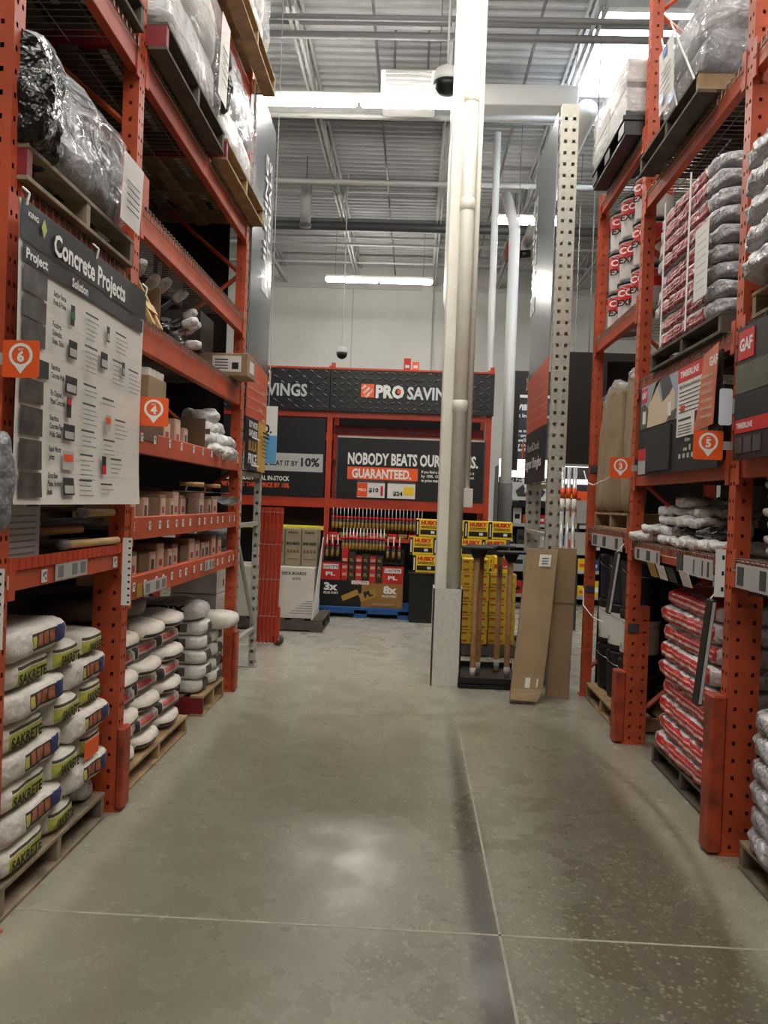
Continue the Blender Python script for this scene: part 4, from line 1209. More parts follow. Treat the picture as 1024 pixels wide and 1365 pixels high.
for u, v, w, h, k in icons:
    ic = pr_rect((M_pg, M_pg, M_pb, M_lgrey, M_pb)[k], u, u + w, v, v + h, .012, 'printed_product')
    if k == 0: pr_rect(mat('green_print', (60, 110, 80), .5), u, u + w, v + h * .35, v + h * .7, .014, 'printed_band', ic)
    if k in (1,): pr_rect(M_lgrey, u + w * .1, u + w * .9, v + h * .45, v + h * .9, .014, 'printed_band', ic)
    if k == 2: pr_rect(M_red, u + w * .1, u + w * .9, v + h * .05, v + h * .35, .014, 'printed_band', ic)
    if k == 3: pr_rect(M_orgprint, u + w * .12, u + w * .9, v + h * .18, v + h * .55, .014, 'printed_band', ic)
    if k == 4: pr_rect(M_red, u + w * .05, u + w * .95, v + h * .5, v + h, .014, 'printed_band', ic)
for u, v, n in ((.42, .26, 5), (.42, .385, 5), (.42, .535, 2), (.42, .61, 4), (.415, .715, 3), (.41, .81, 5), (.41, .91, 3), (.68, .27, 4), (.66, .39, 5), (.82, .40, 5), (.58, .565, 1), (.70, .64, 4), (.60, .735, 3), (.67, .81, 3), (.59, .92, 2)):
    bullets(u, v, n)
sm.build('fine_print', M_fine, po); hd.build('heading_print', M_dgrey, po)
for i in range(6):
    v = (.475, .565, .66, .772, .885, .345)[i]; pr_rect(M_lgrey, .19, .985, v, v + .0012, .011, 'ruled_line')
for u in (0.02, .5, .985):
    MB().tube([(PW * u, PH - .02, .012), (PW * u, PH + .02, .02), (PW * u + .01, PH + .045, -.01)], .004, 6).build('cable_tie', M_white, po)

# ---- aisle signs
def aisle_sign(label, loc, face, W, zs, number_u, vtext, vt_u, flip, lower):
    """zs: bottom, lower panel top, orange top, sheet top"""
    o = thing('aisle_sign', label, 'sign', loc, face)
    N = 10
    def cw(t): return 0.012 * math.sin(math.pi * t)
    def panel(z0, z1, m, name, w=0.0, dz0=0.0, dz1=0.0, u0=0.0, u1=1.0, par=None):
        b = MB()
        for i in range(N):
            a, c = u0 + (u1 - u0) * i / N, u0 + (u1 - u0) * (i + 1) / N
            P = lambda t, z, dz: (W * t, z + dz * (math.sin(math.pi * t * .5) if not flip else math.sin(math.pi * (1 - t) * .5)), cw(t) + w)
            q = [P(a, z0, dz0), P(c, z0, dz0), P(c, z1, dz1), P(a, z1, dz1)]
            b.quad(*q); b.quad(*[(x, y, z - .006) for x, y, z in q[::-1]])
            if i in (0, N - 1):
                k = (q[0], q[3]) if i == 0 else (q[1], q[2])
                b.quad(k[0], k[1], (k[1][0], k[1][1], k[1][2] - .006), (k[0][0], k[0][1], k[0][2] - .006))
        return b.build(name, m, par or o)
    panel(zs[1] - zs[0], zs[2] - zs[0], M_signor if False else mat('muted_sign_orange', (192, 84, 58), .4), 'number_panel', 0.002, 0, -0.05)
    panel(zs[2] - zs[0], zs[3] - zs[0], M_gunmetal, 'metal_panel', 0, -0.05, 0)
    h = zs[2] - zs[1]
    txt('21', mat('cream_print', (240, 214, 180), .5), o, W * number_u, h * .72 + zs[1] - zs[0], .05, 0.13, 0.13, 0.02, 'c')
    for i in range(4):
        z = zs[1] - zs[0] + h * (0.62 - i * .155)
        panel(z, z + .008, M_pink, 'ruled_line', .004)
        bb = MB(); u0 = (.62, .72, .5, .68)[i] if not flip else (.05, .06, .05, .06)[i]
        for q in range(6): bb.rect(W * u0 + q * .03, W * u0 + q * .03 + .021, z - .075, z - .045, cw(u0 + .12) + .008)
        bb.build('aisle_listing', M_pink, o)
    L = Matrix.Translation((W * vt_u, zs[2] - zs[0] + 0.45, .05))
    for i, s in enumerate(vtext):
        txt(s, M_white, o, W * vt_u + i * 0.17, zs[2] - zs[0] + 0.62, cw(vt_u) + .012, 0.12, 1.2 if len(s) < 10 else 1.25, 0.02, 'l', rad(90))
    lower(o, panel, W, zs, cw)
    return o
def low_left(o, panel, W, zs, cw):
    h = zs[1] - zs[0]
    panel(0, h, mat('sign_black', (15, 15, 16), .5), 'bulk_price_panel', .003, 0, 0, 0, .52)
    panel(0, h, mat('sign_gold', (204, 158, 70), .45), 'bulk_price_panel', .003, 0, 0, .52, 1)
    for i, (s, m) in enumerate((('BUY MORE', M_white), ('SAVE MORE', M_white), ('BULK', M_gold), ('PRICE', M_white))):
        hh = (.055, .055, .085, .085)[i]; v = (.36, .285, .165, .055)[i]
        txt(s, m, o, W * .26, v, cw(.26) + .012, hh, W * .40, .03, 'c')
    bb = MB(); bb.rect(W * .08, W * .45, .265, .275, .045); bb.rect(W * .08, W * .45, .03, .045, .045); bb.build('ruled_line', M_white, o)
    bb = MB()
    for i in range(7): bb.rect(W * .6, W * (.95 if i < 3 else .85), .34 - i * .035, .36 - i * .035 if i < 2 else .348 - i * .035, .045)
    bb.build('fine_print', M_black, o)
aisle_sign('tall metal and orange aisle sign with bulk price panel on left rack end', (-1.425, 6.86, 1.835), 'L', 0.93, (1.835, 2.28, 2.80, 5.02), .82, ('BUILDING', 'MATERIALS'), .55, False, low_left)
def low_right(o, panel, W, zs, cw):
    h = zs[1] - zs[0]
    panel(0, h, mat('sign_black', (15, 15, 16), .5), 'brand_panel', .003)
    txt('Designer Shingles', M_white, o, W * .50, h * .28, .03, .10, W * .92, .02, 'c')
    txt('RoofDeck', M_lgrey, o, W * .56, h * .60, .03, .08, W * .6, .01, 'c')
    bb = MB(); bb.rect(W * .06, W * .16, h * .52, h * .84, .05); bb.build('orange_square', M_orgprint, o)
aisle_sign('tall metal and orange aisle sign with black lower panel on right rack end', (1.165, 8.86, 1.845), 'R', 1.34, (1.845, 2.36, 2.98, 5.15), .22, ('BUILDING', 'MATERIALS'), .12, True, low_right)

# ---- grey end racks that carry the signs
def end_rack(label, x, s, ya, yb, ztop, pw=.15):
    o = thing('end_frame', label, 'rack', (x, ya, 0))
    for y, w in ((ya, .075), (yb, .06)):
        b = WB(); post(b, min(x, x - s * pw), max(x, x - s * pw), y, y + w, 0, ztop, s, 0, 1, (.26, .74) if pw > .1 else (.5,), .014, .015, .1); 
        b.box(x - s * .17 if s > 0 else x - .02, x + .02 if s > 0 else x - s * .17, y - .02, y + w + .02, 0, .01)
        b.build('upright', M_gpost, o)
    for i, z in enumerate((0.35, 1.34)):
        b = WB(); b.box(x - s * .05, x - s * .01, ya + .07, yb, z, z + .035); b.build('cross_bar', M_gpost, o)
    b = WB(); b.cyl((x - s * .03, ya + .07, 1.26), (x - s * .03, yb, .42), .02, n=8); b.build('diagonal_bar', M_gpost, o)
    b = WB(); b.box(x - s * .05, x - s * .01, ya + .07, yb, 1.78, 1.82); b.build('cross_bar', M_gpost, o)
    return o
end_rack('grey punched end frame under the left aisle sign', -1.445, 1, 6.83, 7.74, 5.0, .06)
end_rack('grey punched end frame under the right aisle sign', 1.18, -1, 7.42, 8.76, 5.18)
wc = carton_model(M_lab2, M_wcard, 0.4, 0.5, 0.30)
for i in range(3): wc.put((-1.86, 7.28, 0.14 + i * 0.31), f'pale carton behind the left grey end frame, {ORD[i]} in its stack', 0, 'pale cartons behind the left end frame')
pallet('small pallet behind the left grey end frame', -2.3, -1.58, 6.95, 7.65, h=.13, m=M_woodg)
st = thing('wire_bale', 'tangled pale bundle on the cartons behind the left end frame', 'bundle', (-1.8, 7.3, 1.07)); MB().pillow(.4, .4, .28, 71, (10, 10, 8), 2.5, .05, 9).build('bundle', M_grybag, st, True)
o = thing('blue_leaflet', 'blue and white leaflet sign hanging behind the left aisle sign', 'sign', (-1.62, 9.0, 1.98), 'B')
MB().box(-.1, .1, 0, .62, 0, .006).build('leaflet', M_paper, o)
MB().box(-.1, .1, 0, .3, .006, .008).build('printed_panel', mat('sky_blue_print', (96, 160, 205), .5), o)
txt('0.', M_black, o, 0, .33, .009, .09, None, .03, 'c')
MB().tube([(0, .62, .003), (0, 6.0, .003)], .004, 5).build('hanger', M_lgrey, o)

# ---- orange folding gate
o = thing('folding_gate', 'orange folded scissor gate on a caster by the left rack end', 'gate', (-1.56, 8.95, 0))
for i in range(11):
    x = -.12 + i * .022
    b = MB(); b.box(x, x + .0205, -.03 + (i % 2) * .03, -.002 + (i % 2) * .03, 0.03, 1.5); b.v = [(p[0] + .035 * p[2] / 1.5, p[1], p[2]) for p in b.v]
    b.build('slat', mat('gate_orange', (176, 52, 26), .45), o)
for i, z in enumerate((.32, .72, 1.1, 1.45)):
    b = MB()
    for k in range(11): b.cyl((-.113 + k * .022 + .035 * z / 1.5, -.036, z), (-.113 + k * .022 + .035 * z / 1.5, -.028, z), .006, n=6)
    b.build('rivet_row', M_lgrey, o, kind='stuff')
b = MB(); b.box(.125, .15, -.03, .02, .1, .42); b.build('caster_leg', mat('gate_orange', (0, 0, 0)), o)
b = MB(); b.cyl((.14, -.02, .062), (.14, .02, .062), .06, n=20); c = b.build('caster_wheel', M_dgrey, o, True)
b = MB(); b.cyl((.14, -.026, .062), (.14, .026, .062), .022, n=12); b.build('wheel_hub', M_orange2, c, True)

# ================================================================ right rack goods
pr = [(-0.36, 0.40, 0.12, 0.5, 0.008, 0.075, (156, 34, 40)), (-0.33, 0.36, 0.12, 0.5, 0.030, 0.036, (206, 200, 200)), (0.05, 0.3, 0.12, 0.5, 0.05, 0.056, (206, 200, 200))]
M_bagsh = mat('red_printed_film_bag', (182, 182, 186), 0.3, 0.1, var=0.2, vscale=9, bump=(13, 1.0, 0.04), prints=pr)
pr2 = [(-0.44, 0.44, 0.1, 0.5, 0.016, 0.095, (196, 34, 36)), (-0.4, 0.40, 0.1, 0.5, 0.036, 0.052, (226, 200, 196)), (-0.42, 0.3, 0.1, 0.5, 0.07, 0.078, (220, 170, 166))]
M_bagrd = mat('red_white_film_bag', (206, 202, 202), 0.32, var=0.16, vscale=9, bump=(13, 1.0, 0.035), prints=pr2)
def slit_extra(o):
    b = MB()
    for q in range(3): b.quad((-.562, .12 - q * .1, .03), (-.562, .10 - q * .1, .03), (-.562, .10 - q * .1, .07), (-.562, .12 - q * .1, .07))
    b.build('printed_mark', M_dgrey, o)
pallet('dark pallet under the strapped red and grey bags, right rack', 1.47, 2.5, 4.14, 5.36, 2.492, 0.11, M_woodd)
hi = [bag_model('strapped_bag', '', 'bag', (1.12, 0.46, 0.097), M_bagsh, 0.012, 9, n=(26, 10, 5), ws=15, extra=slit_extra) for _ in range(3)]
G6 = 'strapped bags high on the right rack'
for L in range(9):
    hi[L % 3].put((1.70 + rnd.uniform(-.02, .02), 4.78 + rnd.uniform(-.02, .02), 2.605 + L * 0.0935), f'red and grey strapped bag, {ORD[L]} layer up in the high right stack', rad(90) + rnd.uniform(-.02, .02), G6)
for i, yy in enumerate((4.62, 5.08)):
    b = WB(); b.box(1.448, 1.453, yy - .009, yy + .009, 2.60, 3.47, ch=.001)
    tag(b.build('strapping_band', M_white), ('nearer', 'farther')[i] + ' white strap around the red and grey bags', 'strap')
o = thing('delivery_sheet', 'white paper sheet stuck on the strapped red and grey bags', 'paper', (1.445, 4.48, 2.72), 'R')
MB().box(0, .2, 0, .38, 0, .002).build('sheet', M_paper, o)
b = MB()
for q in range(8): b.rect(.03, .17, .05 + q * .04, .056 + q * .04, .0025)
b.build('fine_print', M_lgrey, o)
# high pallets
pallet('dark pallet high on the right rack under the grey strapped load', 1.38, 2.4, 4.35, 5.46, 3.772, 0.115, M_woodd, near=M_wood)
o = wrapped('grey wrapped load with blue patches high on the right rack', 1.40, 2.4, 4.36, 5.15, 3.89, 4.42, [M_grybag, M_silver], 61, (-.02, .06, .28, .36, -1), 0, ((-1, -.34, .1), (-1, -.06, .28)))
for yy, zz in ((.22, .10), (.02, .02), (.18, .36)):
    b = MB(); x = -.545; b.quad((x, yy, zz), (x, yy - .08, zz), (x, yy - .08, zz + .05), (x, yy, zz + .05)); b.build('blue_print', mat('blue_film_print', (70, 130, 205), .4), o)
o = thing('plastic_pallet', 'black plastic pallet high on the right rack under white cartons', 'pallet', (1.86, 6.40, 4.232))
MB().box(-.5, .5, -.52, .52, .10, .14, ch=.006).build('deck', M_bplas, o)
for sx in (-1, 0, 1):
    for sy in (-1, 0, 1): MB().box(sx * .42 - .07, sx * .42 + .07, sy * .43 - .08, sy * .43 + .08, 0.02, .10).build('foot', M_bplas, o)
for sx in (-1, 0, 1): MB().box(sx * .42 - .06, sx * .42 + .06, -.52, .52, 0, .02).build('runner', M_bplas, o)
pr = [(-.07, .07, -1, -.24, .03, .11, (190, 190, 190)), (-.04, .04, -1, -.24, .13, .19, (70, 70, 74))]
M_wprint = mat('white_printed_carton', (212, 210, 208), .55, prints=pr)
def white_carton():
    o = thing('white_carton', '', 'box')
    MB().box(-.24, .24, -.25, .25, 0, .2, ch=.006).build('carton_body', M_wprint, o)
    txt('TRUS', M_white, o, 0, .14, .252, .03, .13, .03, 'c', M=frame((0, 0, 0), 'B'))
    lb = MB().box(.02, .16, -.253, -.25, .01, .1).build('shipping_label', M_paper, o)
    MB().box(.04, .1, -.254, -.253, .02, .03).build('label_print', M_black, lb)
    MB().box(-.24, .24, -.252, -.25, 0, .035).build('dark_edge', M_dgrey, o)
    return o
WC = Proto(white_carton)
for L in range(2):
    for k, yy in enumerate((6.15, 6.66)):
        for c, xx in enumerate((1.62, 2.11)):
            WC.put((xx, yy, 4.374 + L * .202), f'white printed carton, {ORD[L]} layer, {("near", "far")[k]} {("aisle", "inner")[c]} column on the black pallet', 0, 'white cartons on the black pallet')
o = thing('stretch_film', 'clear stretch film around the white cartons on the black pallet', 'film', (1.86, 6.41, 4.374))
MB().pillow(1.03, 1.07, .415, 77, (20, 22, 12), 12, .012, 6).build('film', M_film, o, True)
# pails
def pail(m_top, words):
    def fn():
        o = thing('pail', '', 'pail')
        MB().lathe([(.125, 0), (.13, .02), (.138, .29), (.14, .30)], 24).build('body', mat('white_pail_plastic', (222, 218, 216), .4, var=.05), o, True)
        MB().lathe([(.1365, .17), (.1400, .285)], 24, caps=False).build('printed_band', m_top, o, True)
        MB().lathe([(.143, .298), (.146, .305), (.146, .322), (.13, .33)], 24).build('lid', M_bplas if m_top is not M_red else M_red, o, True)
        for i, s in enumerate(words):
            a = rad(215)
            M = Matrix.Rotation(a + rad(90), 4, 'Z') @ frame((0, -.142, 0), 'B')
            txt(s, M_white if i == 0 else M_black, o, 0, (.205, .13)[i], .003, .05, .14, .03, 'c', M=M)
        MB().tube([(.146 * math.cos(rad(a)), .146 * math.sin(rad(a)), .29 - .05 * math.sin(rad(a - 180))) for a in range(180, 361, 20)], .003, 5).build('bail_handle', M_steel, o)
        return o
    return Proto(fn)
P1 = pail(mat('pail_red', (214, 52, 48), .4), ('CO', 'EXP'))
for c, (xx, yy) in enumerate(((1.68, 6.18), (1.68, 6.6), (1.68, 6.95))):
    for L in range(3):
        P1.put((xx, yy, 3.062 + L * .332), f'white and red pail, {ORD[L]} in the {("nearest", "middle", "farthest")[c]} of the high stacks', rad(c * 9), 'red and white pails high on the right rack')
# brown paper slabs
pallet('small wooden crate pallet under the brown paper slabs', 1.53, 2.45, 5.98, 7.08, 1.455, .13)
for i, (yy, h, tl) in enumerate(((6.06, 1.03, .02), (6.50, .98, -.015), (6.92, .95, .03))):
    o = thing('paper_slab', ('nearest', 'middle', 'farthest')[i] + ' tall brown paper slab standing on the small crate pallet', 'paper slab', (1.585, yy, 1.587), None, rad((-6, 4, -3)[i]))
    b = MB(); b.pillow(.14, (.40, .36, .28)[i], h, 80 + i, (4, 8, 16), 9, .012, 5); b.v = [(x + tl * z, y, z) for x, y, z in b.v]; b.build('slab', M_brownp, o, True)
    b = MB(); b.pillow(.15, (.38, .36, .28)[i], .12, 85 + i, (6, 8, 5), 4, .03, 8); b.v = [(x + tl * (z + h), y, z + h - .1) for x, y, z in b.v]; b.build('film_cap', M_film, o, True)
# display boards
BW, BH = 1.44, .57
bd = thing('display_board', 'house picture and shingle display board behind bay flag five', 'display board', (1.455, 5.50, 1.83), 'R')
MB().box(0, BW, 0, BH, -.012, 0).build('board', M_char, bd)
def brd(par, u0, u1, v0, v1, m, name='printed_panel', w=.002): return MB().box(u0, u1, v0, v1, 0, w).build(name, m, par)
pic = brd(bd, .05, .80, .30, .57, mat('printed_sky', (150, 160, 172), .5), 'house_picture')
for out, m, w in ((((.18, .30), (.74, .30), (.74, .45), (.66, .52), (.5, .42), (.36, .56), (.22, .44)), mat('printed_cream_wall', (208, 194, 164), .5), .003),
                  (((.26, .46), (.40, .57), (.62, .57), (.7, .49), (.64, .46), (.52, .43), (.44, .57), (.36, .56)), M_dgrey, .004),
                  (((.05, .30), (.2, .30), (.22, .42), (.12, .46), (.05, .44)), mat('printed_hedge', (86, 86, 70), .5, var=.3), .004),
                  (((.6, .30), (.76, .30), (.78, .36), (.68, .35)), mat('printed_hedge', (0, 0, 0)), .0045)):
    MB().prism(out, .002, w).build('house_print', m, pic)
for u in (.1, .62): MB().box(u, u + .07, .33, .41, .0045, .005).build('window_print', M_white, pic)
brd(bd, .06, .18, .47, .555, M_red, 'emblem_panel', .004); txt('GAF', M_white, bd, .12, .495, .005, .04, .1, .04, 'c')
wp = brd(bd, .80, 1.30, .19, .57, M_paper, 'text_panel', .004)
MB().box(.80, 1.30, .49, .57, .004, .0055).build('red_header', M_red, wp)
txt('TIMBERLINE', M_white, bd, .84, .515, .006, .035, .3, .03)
txt('High Definition Architectural Shingles', M_black, bd, .83, .455, .0055, .022, .44, .015)
b = MB()
for q in range(6): b.rect(.83, .83 + (.4 if q % 2 else .44), .43 - q * .022, .436 - q * .022, .005)
for q in range(4): b.rect(.83, 1.05, .25 - q * .016, .255 - q * .016, .005)
b.rect(.83, 1.04, .275, .288, .005)
b.build('fine_print', M_dgrey, wp)
MB().box(1.10, 1.2, .20, .31, .004, .006).build('shingle_swatch', M_black, wp); MB().box(.86, .93, .33, .36, .004, .0055).build('emblem_panel', M_red, wp)
txt('lifetime', M_white, bd, .95, .16, .003, .02, None, .01)
b = MB()
for q in range(5): b.rect(.85 + q * .07, .89 + q * .07, .07, .095, .003)
b.rect(.93, .99, .11, .125, .003); b.rect(1.02, 1.05, .11, .14, .003)
b.build('icon_print', M_lgrey, bd)
lf = brd(bd, .04, .2, .01, .17, M_lgrey, 'leaflet', .006); MB().box(.04, .2, .10, .17, .006, .008).build('red_header', M_red, lf)
brd(bd, .22, .7, .02, .28, mat('shingle_black', (28, 29, 32), .8, var=.3, vscale=30), 'shingle_sample', .01)
o = thing('orange_brochure', 'orange translucent brochure hanging in front of the display board by the post', 'brochure', (1.435, 4.34, 2.02), 'R')
b = MB(); b.prism([(-.02, 0), (.26, .02), (.30, .41), (.10, .38), (.04, .12)], 0, .003); b.build('sheet', mat('brochure_orange', (205, 112, 84), .35, var=.12), o)
txt('GAF', M_white, o, .24, .31, .004, .045, .11, .04, 'c')
b = MB()
for q in range(6): b.rect(.08, .24, .06 + q * .04, .075 + q * .04, .004)
b.build('fine_print', M_pink, o)
o = thing('white_card_flag', 'blank white rounded card flag on the near right post', 'card', (1.425, 3.9, 2.10), 'B'); s = .03
MB().prism([(-s + .008, -.085), (s - .008, -.085), (s, -.077), (s, .077), (s - .008, .085), (-s + .008, .085), (-s, .077), (-s, -.077)], 0, .002).build('card', mat('bluish_white_card', (220, 224, 236), .45), o)
MB().box(s, s + .02, -.03, .04, -.002, .001).build('clip', M_lgrey, o)
b2 = thing('display_board', 'dark shingle display board at the right edge of the photo', 'display board', (1.455, 3.87, 1.85), 'R')
MB().box(0, 1.35, 0, .60, -.012, 0).build('board', M_char, b2)
brd(b2, .03, .20, .45, .58, M_red, 'emblem_panel', .004); txt('GAF', M_white, b2, .115, .49, .005, .055, .14, .04, 'c')
brd(b2, 0, 1.3, .30, .43, mat('printed_hedge', (0, 0, 0)), 'house_picture'); brd(b2, .02, .5, .12, .18, M_red, 'red_header', .004)
txt('TIMBERLINE', M_white, b2, .04, .14, .005, .025, .18, .03)
for q in range(3): brd(b2, .03 + q * .1, .11 + q * .1, .03, .10, M_dgrey, 'icon_panel', .004)

# white and black bags on the lower right shelf
G7 = 'small bags heaped on the lower right shelf'
sb = [bag_model('small_bag', '', 'bag', (0.34, 0.40, 0.062), M_whbag, 0.022, 4.5, ws=15, n=(14, 16, 5)) for _ in range(3)]
sk = bag_model('small_bag', '', 'bag', (0.34, 0.40, 0.07), M_blkbag, 0.02, 4, ws=9)
spots = [(5.46, 0, 'w'), (5.02, 0, 'w'), (4.62, 0, 'w'), (4.30, 0, 'w'), (5.30, 1, 'w'), (4.86, 1, 'k'), (4.46, 1, 'k'), (5.12, 2, 'w'), (4.72, 2, 'w'), (5.2, 3, 'w'), (4.80, 3, 'w'), (5.05, 4, 'w')]
for i, (yy, L, k) in enumerate(spots):
    p = sk if k == 'k' else sb[i % 3]
    nm = 'black' if k == 'k' else 'white'
    p.put((1.68 + L * .02 + rnd.uniform(-.03, .03), yy, 1.402 + L * .058), f'small {nm} bag, {ORD[L]} layer of the heap on the lower right shelf, {NTH[i]} counted', rnd.uniform(-.3, .3), G7)
bag_model('small_bag', '', 'bag', (0.3, 0.24, 0.07), M_whbag, 0.025, 3).put((1.60, 5.62, 1.402), 'white bag sagging over the far end of the lower right shelf', rad(30))
o = thing('round_plastic_dish', 'translucent round plastic dish standing by the near end of the lower right shelf', 'dish', (1.62, 4.09, 1.50)); b = MB(); b.lathe([(.02, 0), (.09, .004), (.1, .02)], 20, caps=False); b.xf(Matrix.Rotation(rad(-80), 4, 'Y')); b.build('dish', M_whbag, o, True)
label_strip('grey hanging price holder in front of the near right post', (1.425, 3.885, 1.22), .045, .22, 3)
# floor stack under it
pallet('dark pallet under the red and white bags on the floor', 1.58, 2.5, 4.24, 5.36, 0, .13, M_woodd)
lo = [bag_model('shingle_bag', '', 'bag', (1.06, 0.46, 0.112), M_bagrd, 0.014, 6, n=(24, 10, 5), ws=13) for _ in range(3)]
G8 = 'red and white bags stacked on the right floor'
for L in range(8):
    lo[L % 3].put((1.80 + rnd.uniform(-.02, .02), 4.80 + rnd.uniform(-.02, .02), .132 + L * .113), f'red and white bag, {ORD[L]} layer up in the right floor stack', rad(90) + rnd.uniform(-.025, .025), G8)
    lo[(L + 1) % 3].put((2.27, 4.80, .132 + L * .113), 'red and white bag hidden in the back column of the right floor stack', rad(90), G8)
def top_print(o):
    b = MB(); b.quad((-.44, -.15, .118), (.44, -.15, .118), (.44, .17, .118), (-.44, .17, .118)); pp = b.build('red_panel', mat('red_top_print', (168, 44, 46), .4), o)
    txt('IMPERVIO', M_pink, pp, 0, -.04, .12, .09, .6, .04, 'c', rot=rad(180))
lo2 = bag_model('shingle_bag', '', 'bag', (1.06, 0.46, 0.10), M_bagrd, 0.012, 5, extra=top_print, n=(20, 9, 5))
lo2.put((1.80, 4.78, .132 + 8 * .113), 'topmost front red and white bag with a big red panel, right floor stack', rad(88))
lo[0].put((2.24, 4.8, .132 + 8 * .113), 'red and white bag slumped behind the topmost one, right floor stack', rad(94))
# right edge stacks
pallet('pallet corner at the lower right edge of the photo', 1.53, 2.5, 2.75, 3.80, 0, .13, M_woodg)
sv = [bag_model('silver_bag', '', 'bag', (0.98, 0.48, 0.105), M_silver, 0.018, 5, n=(24, 12, 6), ws=16) for _ in range(2)]
for L in range(6): sv[L % 2].put((1.745, 3.28, .132 + L * .105), f'crumpled silver bag, {ORD[L]} layer up at the lower right edge', rad(90) + rnd.uniform(-.03, .03), 'silver bags at the right edge')
for L in range(5): sv[L % 2].put((1.63, 3.30, 2.62 + L * .12), f'crumpled silver bag, {ORD[L]} layer up on the high shelf at the right edge', rad(90) + rnd.uniform(-.05, .05), 'silver bags at the right edge')
pallet('pallet under the silver bags on the high shelf at the right edge', 1.50, 2.5, 2.8, 3.84, 2.492, .12)
pr = [(-.2, .1, .1, .5, .03, .05, (60, 60, 62))]
M_bagf = mat('pale_folded_bag', (196, 192, 196), .45, var=.15, vscale=8, bump=(14, .6, .015), prints=pr)
fb = [bag_model('folded_bag', '', 'bag', (.5, .40, .062), M_bagf, .016, 4) for _ in range(2)]
for L in range(6): fb[L % 2].put((1.75, 3.58, 1.402 + L * .061), f'pale folded bag, {ORD[L]} layer up beside the near right post', rad(90) + rnd.uniform(-.06, .06), 'pale folded bags by the near right post')
# pails on the floor at the far right bay
pallet('wooden pallet on the floor under the dark pails, far right bay', 1.52, 2.5, 6.02, 7.12, 0, .13)
def dark_pail(mid):
    def fn():
        o = thing('dark_pail', '', 'pail')
        MB().lathe([(.13, 0), (.135, .02), (.146, .33), (.15, .335), (.15, .36), (.135, .368)], 24).build('body', M_bplas if mid != 'b' else mat('navy_plastic', (28, 36, 60), .4), o, True)
        if mid == 'w':
            wrapb = MB().lathe([(.139, .05), (.1475, .30)], 24, caps=False).build('white_wrap', M_paper, o, True)
            b = MB(); b.quad((-.148, -.03, .08), (-.148, -.06, .08), (-.148, -.06, .12), (-.148, -.03, .12)); b.build('label_print', M_grey, wrapb)
        MB().tube([(.15 * math.cos(rad(a)), .15 * math.sin(rad(a)), .3 + .05 * math.sin(rad(a))) for a in range(180, 361, 20)], .003, 5).build('bail_handle', M_steel, o)
        return o
    return Proto(fn)
DP = {k: dark_pail(k) for k in 'kwb'}
for c, yy in enumerate((6.25, 6.62, 6.96)):
    for L, k in enumerate('kwb'):
        DP[k].put((1.72, yy, .132 + L * .37), f'{ {"k": "black", "w": "white-banded dark", "b": "navy"}[k] } pail, {ORD[L]} in the {("nearest", "middle", "farthest")[c]} floor stack of the far bay', 0, 'dark pails in the far right bay')
for i, (lab, x, y0, z0, h, lean) in enumerate((('dark price booklet hanging in front of the middle right post', 1.40, 5.72, .90, .42, .05), ('long thin price booklet hanging beside the near right post', 1.42, 3.98, .70, .50, .05))):
    o = thing('price_booklet', lab, 'booklet', (x, y0, z0))
    b = MB(); b.box(-.011, .011, -.06, .02, 0, h, ch=.003); b.v = [(p[0] - lean * (p[2] / h - 1) * -1, p[1], p[2]) for p in b.v]; bk_ = b.build('cover', M_black, o)
    b = MB(); b.box(-.007, .007, -.0615, -.06, .01, h - .01); b.v = [(p[0] - lean * (p[2] / h - 1) * -1, p[1], p[2]) for p in b.v]; b.build('page_edge', M_lgrey, o)
    MB().tube([(0, 0, h), (.05, .01, h + .06)], .003, 5).build('cord', M_white, o)
b = WB(); pts = [(1.44, 7.14, 1.93), (1.44, 7.0, 1.83), (1.43, 6.7, 1.80), (1.43, 6.3, 1.83), (1.44, 5.9, 1.88)]
b.tube(pts, .005, 6); tag(b.build('white_rope', M_white), 'white cord slung across the brown paper slabs', 'cord')
b = WB(); b.tube([(1.47, 7.12, .93), (1.45, 7.0, .80), (1.5, 6.85, .72), (1.56, 6.7, .70)], .005, 6); tag(b.build('white_rope', M_white), 'white cord hanging by the dark pails', 'cord')
for y, z in ((7.18, .92), (5.75, .80), (5.75, 1.93), (7.18, 1.95)):
    b = WB(); b.box(RX, RX + .075, y - .012, y - .0005, z - .03, z + .03); b.build('post_clip', M_dgrey, RR)
# ================================================================ beside the column
def tamper():
    o = thing('hand_tamper', '', 'tamper')
    MB().box(-.14, .14, -.14, .14, 1.165, 1.185, ch=.003).build('plate', M_bplas, o)
    b = MB(); b.add([(-.075, -.03, 1.17), (.075, -.03, 1.17), (.075, .03, 1.17), (-.075, .03, 1.17), (-.03, -.03, 1.08), (.03, -.03, 1.08), (.03, .03, 1.08), (-.03, .03, 1.08)],
                    [(3, 2, 1, 0), (4, 5, 6, 7), (0, 1, 5, 4), (1, 2, 6, 5), (2, 3, 7, 6), (3, 0, 4, 7)])
    b.build('socket', M_bplas, o)
    b = MB(); b.lathe([(.022, 0), (.026, .03), (.025, .5), (.028, 1.1)], 14); b.build('handle', M_handle, o, True)
    b = MB(); b.lathe([(.027, .03), (.027, .11)], 14); b.build('grip_wrap', M_lgrey, o, True)
    return o
TA = Proto(tamper)
TA.put((.575, 7.38, 0.052), 'black plate tamper upside down beside the column, wooden handle to the floor', rad(3))
TA.put((.64, 7.66, 0.052), 'black plate tamper standing just behind the one by the column', rad(-8))
TA.put((.89, 7.50, .052), 'black plate tamper upside down beside the leaning cardboard', rad(5)).scale = (1, 1, .97)
TA.put((.83, 7.82, .052), 'black plate tamper behind the leaning cardboard', rad(-6))
o = thing('tool_bin', 'low black bin holding the tamper handles on the floor', 'bin', (.72, 7.62, 0))
